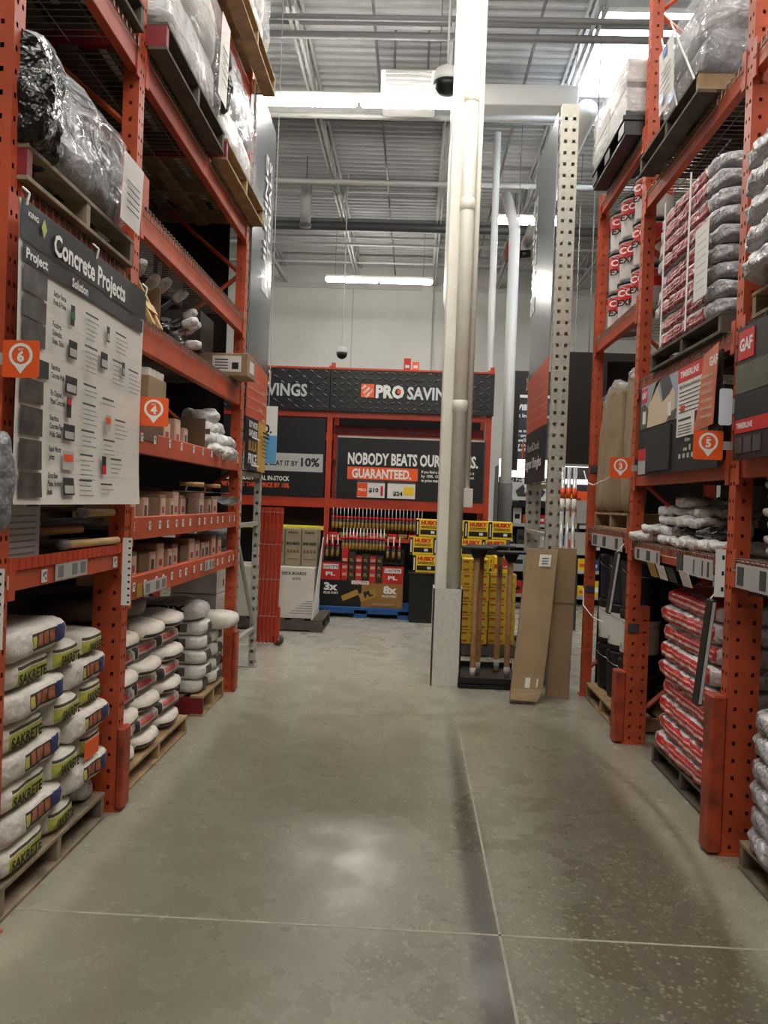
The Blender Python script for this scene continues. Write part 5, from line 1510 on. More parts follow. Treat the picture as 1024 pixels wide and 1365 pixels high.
MB().box(-.28, .28, -.38, .38, 0, .05, ch=.01).build('tray', M_bplas, o)
for s in (-1, 1): MB().box(-.28, .28, s * .38 - .01, s * .38 + .01, .05, .10).build('rim', M_bplas, o)
o = thing('cardboard_blank', 'long flat cardboard box leaning crookedly beside the tampers', 'cardboard', (.945, 6.90, 0.01))
b = MB(); N = 12
W, H, T = .255, 1.245, .05
def cbp(u, v, t):
    z = H * v
    x = -0.105 + W * u * (0.86 + .14 * (v > .06)) + .135 * v + .004 * math.sin(v * 5)
    y = -0.10 + .22 * v + t + (0.03 * (1 - v / .1) * -1 if v < .1 else 0) + .01 * math.sin(v * 4 + u * 2)
    return (x, y, z + (.03 * (1 - u) if v > .95 else 0) * 0)
vs = [cbp(u, j / N, t) for j in range(N + 1) for (u, t) in ((0, 0), (.5, -.004), (1, 0), (1, T), (0, T))]
fs = [(j * 5 + k, j * 5 + (k + 1) % 5, (j + 1) * 5 + (k + 1) % 5, (j + 1) * 5 + k) for j in range(N) for k in range(5)]
fs += [(4, 3, 2, 1, 0), tuple(N * 5 + k for k in range(5))]
b.add(vs, fs); b.build('cardboard_body', M_kraft2, o)
def on_card(u0, u1, v0, v1, m, name):
    bb = MB(); bb.quad(*[tuple(Vector(cbp(u, v, -.008))) for u, v in ((u0, v0), (u1, v0), (u1, v1), (u0, v1))]); return bb.build(name, m, o)
on_card(.42, .80, .885, .965, M_paper, 'shipping_label'); on_card(.42, .58, .09, .155, M_paper, 'shipping_label'); on_card(.78, .83, .095, .15, M_paper, 'shipping_label')
bb = MB()
for q in range(3): bb.quad(*[cbp(u, v, -.010) for u, v in ((.5, .90 + q * .018), (.72, .90 + q * .018), (.72, .907 + q * .018), (.5, .907 + q * .018))])
bb.build('label_print', M_grey, o)
b = MB(); p0, p1 = cbp(0, 0, 0), cbp(1, 0, 0); b.quad((p0[0] + .005, p0[1] - .035, .03), (p1[0] - .03, p1[1] - .035, .02), (p1[0], p1[1] - .002, .085), (p0[0], p0[1] - .002, .075)); b.quad((p0[0], p0[1] - .002, .002), (p1[0], p1[1] - .002, .002), (p1[0] - .03, p1[1] - .035, .02), (p0[0] + .005, p0[1] - .035, .03)); b.build('bent_flap', M_kraft2, o)
o = thing('cardboard_blank', 'upright narrow cardboard box behind the crooked leaning one', 'cardboard', (1.27, 7.05, 0))
b = MB(); b.box(-.095, .095, -.03, .03, 0, 1.27, ch=.003); b.v = [(x + .025 * z, y + .05 * z, z) for x, y, z in b.v]; b.build('cardboard_body', M_kraft, o)
b = MB(); b.box(-.08, .12, -.006, .0, .80, .806); b.v = [(x, y - .032 + .05 * z, z) for x, y, z in b.v]; b.build('crease', M_kraftd, o)
for i, x in enumerate((1.285, 1.335, 1.385)):
    o = thing('clear_tube', f'clear plastic tube with orange band behind the cardboard, {NTH[i]} of three from the left', 'tube', (x, 7.24, 0))
    MB().cyl((0, 0, 0), (0, 0, 1.96), .018, n=14).build('tube', M_clear, o, True)
    MB().cyl((0, 0, 1.69), (0, 0, 1.785), .0195, n=14).build('orange_band', M_orgprint, o, True)
    MB().cyl((0, 0, 1.58), (0, 0, 1.69), .0192, n=14).build('label_sleeve', M_paper, o, True)
# yellow cartons behind the column
pr = [(-.13 + k * .09, -.07 + k * .09, -1, -.13, z, z + .022, (168, 60, 30)) for k in range(3) for z in (.02, .105)]
M_yc = mat('yellow_printed_carton', (196, 166, 38), .6, var=.08, prints=pr)
def ycarton():
    o = thing('yellow_carton', '', 'box')
    MB().box(-.14, .14, -.15, .15, 0, .147, ch=.004).build('carton_body', M_yc, o)
    MB().box(-.02, .02, -.152, .152, .147, .1485).build('tape', M_kraft2, o)
    return o
YC = Proto(ycarton)
for c, xx in enumerate((.685, .98)):
    for L in range(6 - (c == 1)):
        YC.put((xx, 8.96 + .05 * c, .132 + L * .151), f'yellow carton with red lettering, {ORD[L]} in the {("left", "right")[c]} stack behind the tampers', rnd.uniform(-.03, .03), 'yellow cartons behind the column')
pallet('dark pallet under the yellow cartons behind the column', .45, 1.3, 8.8, 9.6, 0, .13, M_woodd)
o = thing('display_carton', 'open yellow display carton on top of the yellow stack', 'box', (.98, 9.02, .132 + 5 * .151))
MB().box(-.1, .1, -.14, .14, 0, .178, ch=.003).build('carton_body', M_yel, o); MB().box(-.1, .1, -.142, -.14, .048, .098).build('red_panel', M_red, o)
MB().prism([(-.07, .098), (.07, .098), (.04, .138), (0, .163), (-.05, .133)], .1425, .144).xf(frame((0, 0, 0), 'B')).build('roof_emblem', M_red, o)
txt('HOUSE', M_white, o, 0, .063, .1435, .02, .12, .02, 'c', M=frame((0, 0, 0), 'B'))

# ================================================================ the savings rack across the aisle end
YR = 12.0
BR = thing('pallet_rack', 'orange rack across the aisle end with black savings banner', 'rack', (-1.25, YR, 0))
def bpost(x0, x1, ztop=3.55):
    b = WB(); t = MB(); post(t, x0, x1, YR, YR + .07, 0, ztop, 1); b.v, b.f, b.m = t.v, t.f, t.m
    b.box(x0, x1, YR + 1.0, YR + 1.07, 0, ztop); b.box(x0 + .02, x1 - .02, YR + .07, YR + 1.0, .6, .63); b.box(x0 + .02, x1 - .02, YR + .07, YR + 1.0, 2.2, 2.23)
    return b.build('upright', M_orange2, BR)
for x in (-3.76, -1.30, 1.0): bpost(x, x + .075)
for x0, x1 in ((-3.685, -1.30), (-1.225, 1.0)):
    for z0, z1 in ((1.49, 1.635), (2.80, 2.88)):
        b = WB(); b.box(x0, x1, YR, YR + .05, z0, z1, ch=.004); b.build('beam', M_orange2, BR)
    for z0, z1 in ((1.49, 1.6), (2.55, 2.66)):
        b = WB(); b.box(x0, x1, YR + 1.02, YR + 1.07, z0, z1); b.build('beam', M_orange, BR)
    b = WB(); b.box(x0, x1, YR + .05, YR + 1.0, 1.6, 1.62); b.build('shelf_board', M_board, BR)
b = WB(); b.box(-1.22, .99, YR + .35, YR + .42, 2.6, 2.72); b.build('beam', M_redpaint, BR)
b = WB(); b.box(-3.7, 1.0, YR + 1.09, YR + 1.11, 0, 3.4); b.build('back_or_shade_panel', M_char, BR)
def diamond(o, x0, x1, z0, z1, w=.002):
    b = MB(); k = 0; s = .12
    x = x0 + .06
    while x < x1 - .05:
        z = z0 + .05; j = 0
        while z < z1 - .03:
            sg = 1 if (k + j) % 2 else -1
            du, dz = .045, .03 * sg
            b.add([(x - du, z - dz, w), (x - .012, z + .012 * sg, w), (x + du, z + dz, w), (x + .012, z - .012 * sg, w), (x, z, w + .008)], [(0, 4, 1), (1, 4, 2), (2, 4, 3), (3, 4, 0)] if sg < 0 else [(0, 3, 4), (3, 2, 4), (2, 1, 4), (1, 0, 4)])
            z += .085; j += 1
        x += .105; k += 1
    return b.build('tread_bump', mat('banner_tread', (34, 36, 40), .4), o, kind='stuff')
M_ban = mat('banner_black', (15, 16, 18), .45)
M_silv = mat('silver_letters', (196, 198, 204), .35, .3)
def banner(label, x0, x1):
    o = thing('savings_banner', label, 'sign', (x0, YR - .06, 2.89), 'B')
    MB().box(0, x1 - x0, 0, .60, -.05, 0, ch=.004).build('board', M_ban, o)
    diamond(o, 0, x1 - x0, 0, .6)
    MB().box(0, x1 - x0, .60, .625, -.06, .01).build('orange_trim', M_orange2, o)
    return o
ban = banner('black tread-plate pro savings banner right of the rack divider', -1.265, 1.09)
lg = MB().box(.445, .635, .21, .40, .01, .016).build('logo_square', M_signor, ban)
for i, s in enumerate(('THE', 'HOME', 'DEPOT')):
    txt(s, M_white, lg, .54 - .045 + i * .042, .305 + .035 - i * .042, .017, .036, (.08, .12, .15)[i], .03, 'c', rot=rad(45))
txt('PRO', M_white, ban, .655, .215, .014, .175, .41, .05)
lg2 = MB().box(.965, 1.02, .275, .33, .015, .018).build('logo_square', M_signor, ban)
txt('SAVINGS', M_silv, ban, 1.11, .205, .014, .175, .80, .03)
for x in (.03, 2.32): MB().box(x - .03, x + .03, .6, .70, -.05, -.03).build('bracket', M_orange2, ban)
ban2 = banner('black tread-plate savings banner left of the rack divider', -3.7, -1.27)
txt('SAVINGS', M_silv, ban2, 2.10, .20, .014, .175, .80, .03, 'r')
txt('PRO', M_white, ban2, .62, .20, .014, .175, .41, .05)
for i, (x, m) in enumerate(((-.17, M_red), (-.05, M_signor))):
    o = thing('small_carton', ('red small carton', 'orange small carton')[i] + ' standing on top of the savings banner', 'box', (x, YR + .0, 3.515)); MB().box(-.05, .05, -.04, .04, 0, .17 - i * .05, ch=.003).build('carton_body', m, o)
    MB().box(-.03, .03, -.042, -.04, .03, .07).build('printed_label', M_white, o)
for i, x in enumerate((.42, .52)):
    o = thing('camera_mount', ('left', 'right')[i] + ' grey bracket standing on top of the savings banner', 'bracket', (x, YR, 3.515)); MB().box(-.03, .03, -.03, .03, 0, .12, ch=.004).build('body', M_lgrey, o); MB().box(-.015, .015, -.034, -.03, .04, .07).build('lens', M_black, o); MB().box(-.02, .02, -.02, .02, .12, .15).build('cap', M_dgrey, o)
# guarantee board
gb = thing('guarantee_board', 'black board with white price guarantee slogan on the savings rack', 'sign', (-1.15, YR - .02, 1.64), 'B')
GW, GH = 2.15, .90
MB().box(0, GW, 0, GH, -.02, 0).build('board', M_ban, gb)
MB().box(0, .02, 0, GH, 0, .012).build('frame_bar', M_dgrey, gb); MB().box(GW - .02, GW, 0, GH, 0, .012).build('frame_bar', M_dgrey, gb); MB().box(0, GW, GH - .025, GH, 0, .012).build('frame_bar', M_lgrey, gb)
txt('NOBODY BEATS OUR', M_white, gb, .17, .50, .003, .165, 1.34, .035); txt('PRICES.', M_white, gb, 1.56, .50, .003, .165, .49, .035)
og = MB().box(.17, 1.19, .28, .46, .001, .003).build('orange_strip', M_signor, gb)
txt('GUARANTEED.', M_white, gb, .235, .305, .005, .13, .86, .035)
for i, s in enumerate(('If you find a lower price, we will beat it', 'by 10%. Only at a store, subject', 'to price match terms.')):
    txt(s, M_white, gb, 1.24, .40 - i * .062, .003, .04, (.76, .76, .42)[i], .025)
for i, (x, pr_) in enumerate(((.32, '10'), (.76, '24'))):
    c = MB().box(x, x + .40, .02, .27, .012, .018).build('price_card', M_paper, gb)
    MB().box(x, x + .40, .235, .27, .018, .02).build('card_header', M_dgrey, c)
    if i == 0:
        MB().box(x, x + .15, .03, .23, .018, .0195).build('orange_panel', M_orgprint, c); txt('PRO', M_white, c, x + .02, .11, .021, .04, .11, .02)
    else: MB().box(x + .23, x + .38, .07, .19, .018, .0195).build('product_picture', M_yel, c)
    txt('$' + pr_, M_black, c, x + (.17, .08)[i], .06 if i else .10, .021, .06, .14, .04)
    if i == 0: MB().box(x + .34, x + .375, .05, .19, .018, .0195).build('product_picture', M_red, c)
lb = thing('guarantee_board', 'black board with grey price-match stripe left of the rack divider', 'sign', (-3.68, YR - .02, 1.64), 'B')
MB().box(0, 2.36, 0, 1.14, -.02, 0).build('board', M_ban, lb)
MB().box(0, 2.34, .36, .62, .001, .003).build('grey_strip', M_lgrey, lb)
txt("IF YOU FIND A LOWER PRICE... WE'LL BEAT IT BY", M_black, lb, 1.98, .44, .004, .072, 1.85, .03, 'r'); txt('10%', M_black, lb, 2.02, .44, .004, .12, .27, .035)
txt('ON AN IDENTICAL IN-STOCK', M_white, lb, 1.86, .22, .003, .065, .93, .03, 'r')
txt("ITEM, WE'LL BEAT THEIR PRICE BY 10%", M_orgprint, lb, 1.86, .12, .003, .065, 1.2, .03, 'r')
MB().prism([(1.0, .62), (1.35, .62), (1.32, .74), (1.28, .77), (1.0, .77)], .001, .003).build('orange_tag', M_signor, lb)

# ---- caulk displays under the board
def tube_model(bm, cap, noz):
    def fn():
        o = thing('caulk_tube', '', 'tube')
        MB().lathe([(.0235, 0), (.0235, .20)], 12).build('barrel', bm, o, True)
        MB().lathe([(.0245, .20), (.0245, .225), (.012, .235)], 12).build('collar', cap, o, True)
        MB().lathe([(.011, .23), (.009, .25), (.004, .36)], 8).build('nozzle', noz, o, True)
        return o
    return Proto(fn)
pr = [(-1, 1, -1, -.005, .06, .15, (150, 118, 56))]
M_tb = mat('brown_tube_print', (52, 42, 32), .4, prints=pr)
T1 = tube_model(M_tb, M_red, M_steel); T2 = tube_model(M_tb, M_red, M_white)
for i in range(25):
    T1.put((-1.16 + i * .0535, YR - .05, 1.145), f'brown caulk tube with grey nozzle, {NTH[i]} from the left in the top row', 0, 'caulk tubes in the top row')
o = thing('tube_tray', 'orange shelf tray under the top row of caulk tubes', 'tray', (-.5, YR - .06, 1.03))
MB().box(-.74, .74, -.12, .12, 0, .015).build('tray_floor', M_orange2, o); MB().box(-.74, .74, -.13, -.12, 0, .05).build('tray_front', M_orange2, o)
for i in range(10):
    m = (M_red, M_tb)[i % 2]
    o = thing('tray_carton', f'{("red", "brown")[i % 2]} small display carton, {NTH[i]} from the left under the top row of tubes', 'box', (-1.14 + i * .142, YR - .05, 1.046), group='small display cartons under the top tubes')
    MB().box(-.064, .064, -.10, .10, 0, .098, ch=.003).build('carton_body', m, o)
    if i % 2: txt('PL', M_gold, o, 0, .03, .101, .045, .07, .05, 'c', M=frame((0, 0, 0), 'B'))
    else: MB().box(-.045, .045, -.102, -.10, .03, .06).build('printed_label', M_pink, o)
# palletised floor display
o = thing('plastic_pallet', 'blue pallet under the caulk display at the aisle end', 'pallet', (-.68, 11.74, 0))
MB().box(-.68, .68, -.4, .36, .11, .145, ch=.004).build('deck', M_bluep, o)
for x in (-.6, 0, .6): MB().box(x - .09, x + .09, -.4, .36, 0, .11, ch=.004).build('block', M_bluep, o)
MB().box(-.68, .68, -.4, -.36, 0.06, .11).build('lead_board', M_bluep, o)
fd = thing('floor_display', 'cardboard caulk display with big black and gold base panels', 'display', (-.68, 11.40, .147), 'B')
M_goldp = mat('display_gold', (150, 108, 48), .5); M_dred = mat('display_red', (190, 34, 30), .45)
MB().box(-.57, 0, 0, .36, -.30, 0).build('base_panel', M_bplas, fd); gp_ = MB().box(0, .57, 0, .33, -.30, 0).build('base_panel', M_goldp, fd)
txt('3x', M_white, fd, -.52, .22, .002, .10, .19, .05); txt('PLUS FORT', M_white, fd, -.52, .165, .002, .03, .2, .03)
txt('8x', M_white, fd, .30, .20, .002, .10, .19, .05); txt('PLUS FORT', M_white, fd, .29, .145, .002, .03, .2, .03)
txt('PREMIUM ADHESIVE', M_pink, fd, .15, .03, .002, .025, .3, .03)
pl2 = MB().prism([(-.06, -.035), (.16, .05), (.12, .16), (-.10, .075)], .001, .008); pl2.v = [(x + .06, y + .1, z) for x, y, z in pl2.v]; q = pl2.build('emblem_panel', M_gold, fd)
txt('PL', M_black, q, .05, .13, .010, .075, .12, .06, 'l', rot=rad(18))
MB().prism([(-.25, .07), (-.03, .17), (-.06, .24), (-.28, .14)], .001, .006).build('printed_tube', M_gold, fd)
MB().box(-.14, .10, .31, .36, .002, .006).build('brand_strip', M_white, fd); txt('LOCTITE', M_red, fd, -.02, .32, .008, .03, .2, .03, 'c')
for x0, x1, z0 in ((-.57, -.30, .36), (.28, .57, .33)):
    h = MB().box(x0, x1, z0, z0 + .24, -.28, 0).build('header_panel', M_dred, fd)
    MB().box(x0 + .03, x1 - .03, z0 + .15, z0 + .215, 0, .002).build('brand_strip', M_white, h); txt('LOCTITE', M_black, h, (x0 + x1) / 2, z0 + .165, .003, .035, .2, .03, 'c')
    txt('PL', M_white, h, (x0 + x1) / 2, z0 + .06, .003, .05, .13, .04, 'c')
for i in range(6):
    x = -.29 + i * .097
    m = (M_dred, M_tb)[i % 2]
    cb_ = MB().box(x, x + .088, .36 if x < -.02 else .335, (.80, .74, .70, .72, .70, .70)[i] , -.25, -.03).build('tube_column', m, fd)
    for z in (.42, .52, .62):
        if i % 2: txt('PL', M_gold, cb_, x + .044, z, -.028, .04, .05, .05, 'c')
        else: MB().box(x + .012, x + .076, z, z + .04, -.03, -.028).build('printed_label', M_pink, cb_)
MB().box(-.57, .57, .60, .615, -.28, -.02).build('tier_shelf', M_bplas, fd)
MB().box(-.30, .28, .70, .715, -.30, -.06).build('tier_shelf', M_bplas, fd)
MB().box(-.57, .57, 0, .8, -.32, -.30).build('rear_panel', M_bplas, fd)
for i in range(13):
    T2.put((-.97 + i * .0475, 11.58, .865), f'caulk tube with white nozzle, {NTH[i]} from the left in the floor display', 0, 'white-nozzled tubes in the floor display')
for i in range(3): T2.put((-1.19 + i * .075, 11.53, .765), f'caulk tube on the left shoulder of the floor display, {NTH[i]} of three', 0, 'tubes on the display shoulders')
for i in range(3): T2.put((-.34 + i * .08, 11.53, .765), f'caulk tube on the right shoulder of the floor display, {NTH[i]} of three', 0, 'tubes on the display shoulders')
# ---- black bins and yellow bag cartons
for i, x in enumerate((.17, .61, 1.05)):
    o = thing('black_bin', ('left', 'middle', 'right')[i] + ' tall black bin under the yellow and black cartons', 'bin', (x, 11.35, 0))
    b = MB(); b.box(-.20, .20, -.25, .25, 0, .65, ch=.008); b.v = [(p[0] * (.92 + .08 * p[2] / .65), p[1] * (.92 + .08 * p[2] / .65), p[2]) for p in b.v]; b.build('bin_body', M_bplas, o)
    MB().box(-.21, .21, -.26, .26, .65, .67, ch=.004).build('rim', M_bplas, o)
def husky():
    o = thing('bag_carton', '', 'box')
    MB().box(-.16, .16, -.14, .14, 0, .235, ch=.004).build('carton_body', M_yel, o)
    fr = frame((0, -.1405, 0), 'B')
    pb = MB().box(-.16, -.115, -.1425, -.14, .004, .231).build('spine_panel', M_black, o)
    MB().box(-.145, -.13, -.1435, -.1425, .03, .2).build('spine_lettering', M_white, pb)
    txt('HUSKY', M_red, o, .025, .165, .003, .05, .23, .06, 'c', M=fr)
    MB().box(-.10, .15, -.142, -.14, .03, .095).build('dark_picture', M_bplas, o)
    MB().box(.04, .09, -.143, -.142, .045, .08).build('white_patch', M_white, o)
    b = MB()
    for k in range(2): b.rect(-.09, .13, .115 + k * .02, .125 + k * .02, .002)
    b.xf(fr); b.build('fine_print', M_black, o)
    return o
HK = Proto(husky)
for L, (x0, n) in enumerate(((.17, 4), (.12, 4), (.20, 4))):
    for i in range(n):
        HK.put((x0 + i * .325, 11.32, .672 + L * .242), f'yellow and black bag carton, {NTH[i]} from the left in the {("bottom", "middle", "top")[L]} row on black bins', 0, 'yellow bag cartons at the aisle end')
# ---- cartons left of the divider
pallet('pallet under the white bulk carton behind the orange gate', -2.6, -1.05, 9.95, 10.9, 0, .15, M_woodd)
o = thing('bulk_carton', 'big white printed carton on the pallet behind the orange gate', 'box', (-1.77, 10.3, .152))
MB().box(-.60, .60, -.3, .3, 0, .62, ch=.005).build('carton_body', M_wcard, o)
fr = frame((0, -.301, 0), 'B')
txt('DECK BOARDS', M_black, o, .20, .53, .002, .035, .3, .03, M=fr); txt('20 PCS', M_black, o, .33, .47, .002, .025, None, .02, M=fr); txt('CLEAR', M_black, o, -.12, .54, .002, .03, .14, .03, M=fr)
txt('FRAGILE', M_red, o, -.13, .35, .002, .03, .12, .03, M=fr)
b = MB()
for q in range(6): b.rect(.50 - .04 * q, .58, .06 + .03 * (5 - q), .068 + .03 * (5 - q), .002)
b.xf(fr); b.build('fine_print', M_grey, o)
bc = carton_model(None, M_kraft2, .40, .34, .46)
def brown_tall():
    o = thing('brown_carton', '', 'box')
    MB().box(-.098, .098, -.15, .15, 0, .46, ch=.004).build('carton_body', mat('grey_brown_cardboard', (150, 138, 116), .75, var=.08), o)
    fr = frame((0, -.151, 0), 'B')
    txt('BOX MADE', M_black, o, 0, .26, .002, .035, .16, .05, 'c', M=fr); txt('DECK', M_black, o, 0, .40, .002, .025, .12, .03, 'c', M=fr)
    b = MB()
    for k in range(4): b.rect(-.075 + k * .04, -.045 + k * .04, .16, .2, .002)
    b.rect(-.07, .07, .08, .09, .002); b.xf(fr); b.build('printed_symbols', M_kraftd, o)
    MB().box(-.1, .1, -.02, .02, .46, .462).build('tape', M_kraft, o)
    return o
BT = Proto(brown_tall)
for i, x in enumerate((-1.88, -1.675, -1.47, -1.265)):
    BT.put((x, 10.32, .775), f'brown printed carton on the white bulk carton, {NTH[i]} from the left', 0, 'brown cartons on the white bulk carton')
o = thing('white_sheet', 'white sheet leaning at the right of the brown and white cartons', 'board', (-1.145, 10.2, .152))
b = MB(); b.add([(0, -.28, 0), (0, .3, 0), (.04, .3, .95), (.1, -.2, 1.0), (.012, -.28, 0), (.012, .3, 0), (.052, .3, .95), (.112, -.2, 1.0)], [(0, 3, 2, 1), (4, 5, 6, 7), (0, 4, 7, 3), (3, 7, 6, 2), (1, 2, 6, 5), (0, 1, 5, 4)])
b.v = [(x - .04, y, z) for x, y, z in b.v]; b.build('sheet', M_paper, o)
sx, sy, sz = -2.5, YR + .3, 1.22
b = WB(); b.box(sx - 1.15, sx + 1.2, sy - .25, sy + .3, sz - .08, sz); o = b.build('lower_shelf', M_bplas, BR)
b = WB(); b.box(sx - 1.15, sx + 1.2, sy - .262, sy - .25, sz - .06, sz, ch=.003); b.build('yellow_edge', mat('bright_yellow', (236, 224, 60), .4), o)
b = WB(); b.box(sx - 1.15, sx + 1.2, sy + .3, sy + .32, sz, sz + .27); b.build('upstand', M_kraftd, o)

# ================================================================ far right: tool wall and signs
o = thing('hanging_sign', 'large plain dark brown board hanging behind the right rack', 'sign', (1.72, 10.0, 2.14), 'B')
MB().box(0, 2.2, 0, 1.34, -.03, 0).build('board', mat('brown_black_board', (40, 33, 30), .5), o)
MB().box(0, 2.2, -.025, 0, -.035, .01).build('bottom_rail', M_lgrey, o)
for x in (.3, 1.9): MB().cyl((x, 1.34, -.015), (x, 5.86, -.015), .008, n=5).build('hanger_wire', M_grey, o)
o = thing('hanging_sign', 'grey and black service sign with white frame left of the right aisle sign', 'sign', (1.58, 15.0, 2.35), 'B')
MB().box(0, 1.3, 0, 1.22, -.03, 0).build('board', mat('blue_black_board', (40, 45, 56), .5), o)
MB().box(-.03, 0, -.2, 1.7, -.04, .02).build('frame_bar', M_white, o); MB().box(0, 1.3, 1.22, 1.27, -.04, .02).build('frame_bar', M_white, o)
MB().box(0, 1.3, 1.27, 1.7, -.03, 0).build('board', M_ban, o)
txt('Will Call', M_white, o, .10, 1.0, .003, .10, .62, .05); txt('Fast In. Fast Out.', M_white, o, .10, .87, .003, .065, .75, .03)
for i, s in enumerate(('Phone or fax', 'your order', 'and we’ll have it', 'ready and', 'waiting for you')): txt(s, M_white, o, .10, .60 - i * .085, .003, .06, None, .03)
for x in (.1, 1.2): MB().cyl((x, 1.7, -.015), (x, 5.65, -.015), .008, n=5).build('hanger_wire', M_grey, o)
o = thing('pole_banner', 'narrow black banner with white letters beside the fat white pole', 'sign', (1.40, 13.6, 2.2), 'B')
MB().box(0, .26, 0, 1.4, -.02, 0).build('board', M_ban, o)
for i, s in enumerate('XOXN'): txt(s, M_white, o, .10, 1.1 - i * .28, .003, .09, None, .05, 'c')
MB().cyl((.13, 1.4, -.01), (.13, 5.8, -.01), .008, n=5).build('hanger_wire', M_grey, o)
tw = thing('tool_shelf', 'black tool shelving with lit white header beyond the right aisle sign', 'shelving', (2.6, 14.3, 0))
MB().box(-1.2, 1.9, .35, .38, 0, 2.05).build('back_or_shade_panel', M_bplas, tw)
for x in (-1.2, -.18, .84, 1.86): MB().box(x, x + .05, -.35, .35, 0, 2.3).build('side_post', M_dgrey, tw)
for z in (.12, .55, .95, 1.3, 1.65):
    s_ = MB().box(-1.15, 1.86, -.35, .35, z, z + .025).build('shelf_board', M_bplas, tw)
    MB().box(-1.15, 1.86, -.36, -.35, z - .02, z + .035).build('price_rail', M_lgrey, s_)
hd_ = MB().box(-1.2, 1.9, -.38, -.33, 2.02, 2.40).build('header_panel', M_glow1, tw)
MB().box(-1.2, -.2, -.385, -.38, 2.02, 2.1).build('black_band', M_black, hd_)
fr = frame((0, -.387, 0), 'B')
txt('BBQ Plus', M_white, hd_, -1.12, 2.04, .001, .045, .35, .03, M=fr); txt('sale', M_white, hd_, -.55, 2.04, .001, .045, .2, .03, M=fr)
MB().box(-.2, 1.9, -.385, -.38, 2.10, 2.3).build('grey_panel', M_dgrey, hd_)
tcol = [M_red, M_yel, M_white, M_bplas, mat('tool_blue', (30, 70, 140), .5), M_dgrey, M_orgprint, M_lgrey]
names = ['red', 'yellow', 'white', 'black', 'blue', 'dark grey', 'orange', 'pale grey']
for r, z in enumerate((.147, .577, .977, 1.327, 1.677)):
    x = -1.08; i = 0
    while x < 1.7:
        w = rnd.uniform(.12, .24); h = rnd.uniform(.14, .27); k = rnd.choice((0, 1, 1, 2, 3, 3, 4, 4, 5, 6, 7))
        if any(abs(x + w / 2 - q) < w / 2 + .05 for q in (-1.18, -.155, .865, 1.885)): x += .06; continue
        o = thing('tool_box', f'small {names[k]} package, {NTH[min(i, 25)]} from the left on the {ORD[r]} tool shelf', 'box', (2.6 + x + w / 2, 14.1, z + .002), group='packages on the far tool shelving')
        MB().box(-w / 2, w / 2, -.12, .12, 0, h, ch=.004).build('carton_body', tcol[k], o)
        MB().box(-w * .3, w * .3, -.1215, -.12, h * .3, h * .6).build('printed_label', (M_white, M_black, M_orgprint)[i % 3], o)
        x += w + .025; i += 1
o = thing('product_poster', 'white poster with a grey paver emblem over the tool shelving', 'poster', (1.62, 13.88, 1.72), 'B')
MB().box(0, .62, 0, .30, -.01, 0).build('sheet', M_paper, o)
MB().prism([(.1, .06), (.5, .06), (.56, .15), (.42, .26), (.18, .26), (.06, .15)], .001, .003).build('emblem_panel', M_dgrey, o); txt('PRO', M_white, o, .31, .12, .004, .06, .2, .03, 'c')
MB().box(.02, .6, -.12, -.02, -.01, 0).build('black_strip', M_black, o)
o = thing('hand_saw', 'white-bladed hand saw hanging before the far tool shelving', 'saw', (1.66, 13.2, 1.44), 'B')
MB().prism([(.02, .62), (.10, .62), (.30, .16), (.22, .13)], -.004, 0).build('blade', M_white, o)
o.rotation_euler = o.rotation_euler
o2 = thing('hammer', 'hammer with pale wooden handle hanging beside the white saw blade', 'hammer', (1.92, 13.2, 1.22), 'B')
MB().prism([(-.045, .42), (-.01, .43), (.06, .03), (.02, 0)], -.02, .012).build('handle', M_handley, o2)
MB().box(-.08, .04, .40, .46, -.03, .02, ch=.006).build('hammer_head', M_dgrey, o2)
o = thing('tool_rail', 'thin dark display stand carrying the saw and hammer', 'stand', (1.85, 13.24, 0))
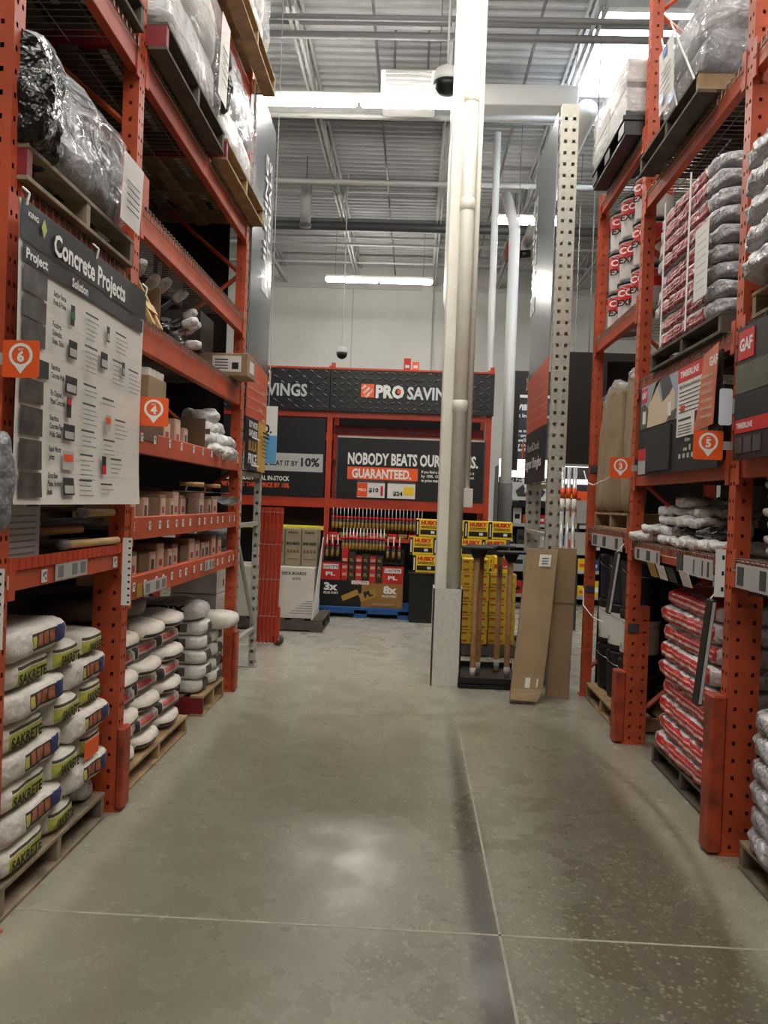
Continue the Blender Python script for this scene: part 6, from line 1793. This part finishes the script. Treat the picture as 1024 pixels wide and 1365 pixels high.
MB().box(-.25, .25, -.12, .12, 0, .03).build('base', M_dgrey, o); MB().box(-.02, .02, -.012, .012, .03, 2.1).build('pole', M_dgrey, o); MB().box(-.22, .1, -.035, -.012, 2.04, 2.07).build('arm', M_dgrey, o)
o = thing('notice_card', 'white notice card with red square beyond the upright cardboard', 'card', (2.0, 11.0, 1.0), 'B')
for z, m in ((.0, 1), (.42, 0)):
    c = MB().box(0, .34, z, z + .30, -.01, 0).build('card', M_paper, o); MB().box(.03, .14, z + .08, z + .2, .001, .003).build('red_square', M_orgprint, c)
MB().box(.16, .19, -1.0, .75, -.04, -.01).build('stand', M_dgrey, o)

# odds and ends
o = thing('hanging_banner', 'narrow white banner seen edge-on hanging left of the column', 'banner', (0.285, 10.0, 3.85))
MB().prism([(-.55, 0), (-.5, -.06), (.5, 0.3), (.55, .35), (.55, 2.1), (-.55, 2.1)], -.012, .012).xf(Matrix(((0, 0, 1, 0), (1, 0, 0, 0), (0, 1, 0, 0), (0, 0, 0, 1)))).build('sheet', M_white, o)
for yy in (-.5, .5): MB().cyl((0, yy, 2.1), (0, yy, 4.15), .006, n=5).build('hanger_wire', M_grey, o)
o = thing('ceiling_hoist', 'small red and black machine hung high behind the fat white pole', 'machine', (1.83, 17.0, 6.62))
MB().box(-.16, .12, -.2, .2, 0, .3, ch=.02).build('housing', M_redpaint, o); MB().cyl((.1, 0, .12), (.34, 0, .14), .08, n=14).build('motor', M_bplas, o, True)
MB().cyl((0, 0, .3), (0, 0, 1.38), .015, n=6).build('rod', M_grey, o)
o = thing('plastic_bag', 'pale plastic bag bundle hanging at the left edge above the price strip', 'bag', (-1.395, 2.75, 1.45))
MB().pillow(.06, .10, .34, 95, (6, 6, 12), 3, .012, 8).build('bundle', M_grybag, o, True)
for o in D.objects:
    if o.name.split('.')[0] in ('fine_print', 'heading_print', 'icon_print', 'label_print', 'aisle_listing', 'printed_symbols', 'louvre', 'packet_row', 'shelf_lip', 'sheet_print'):
        o['kind'] = 'stuff'
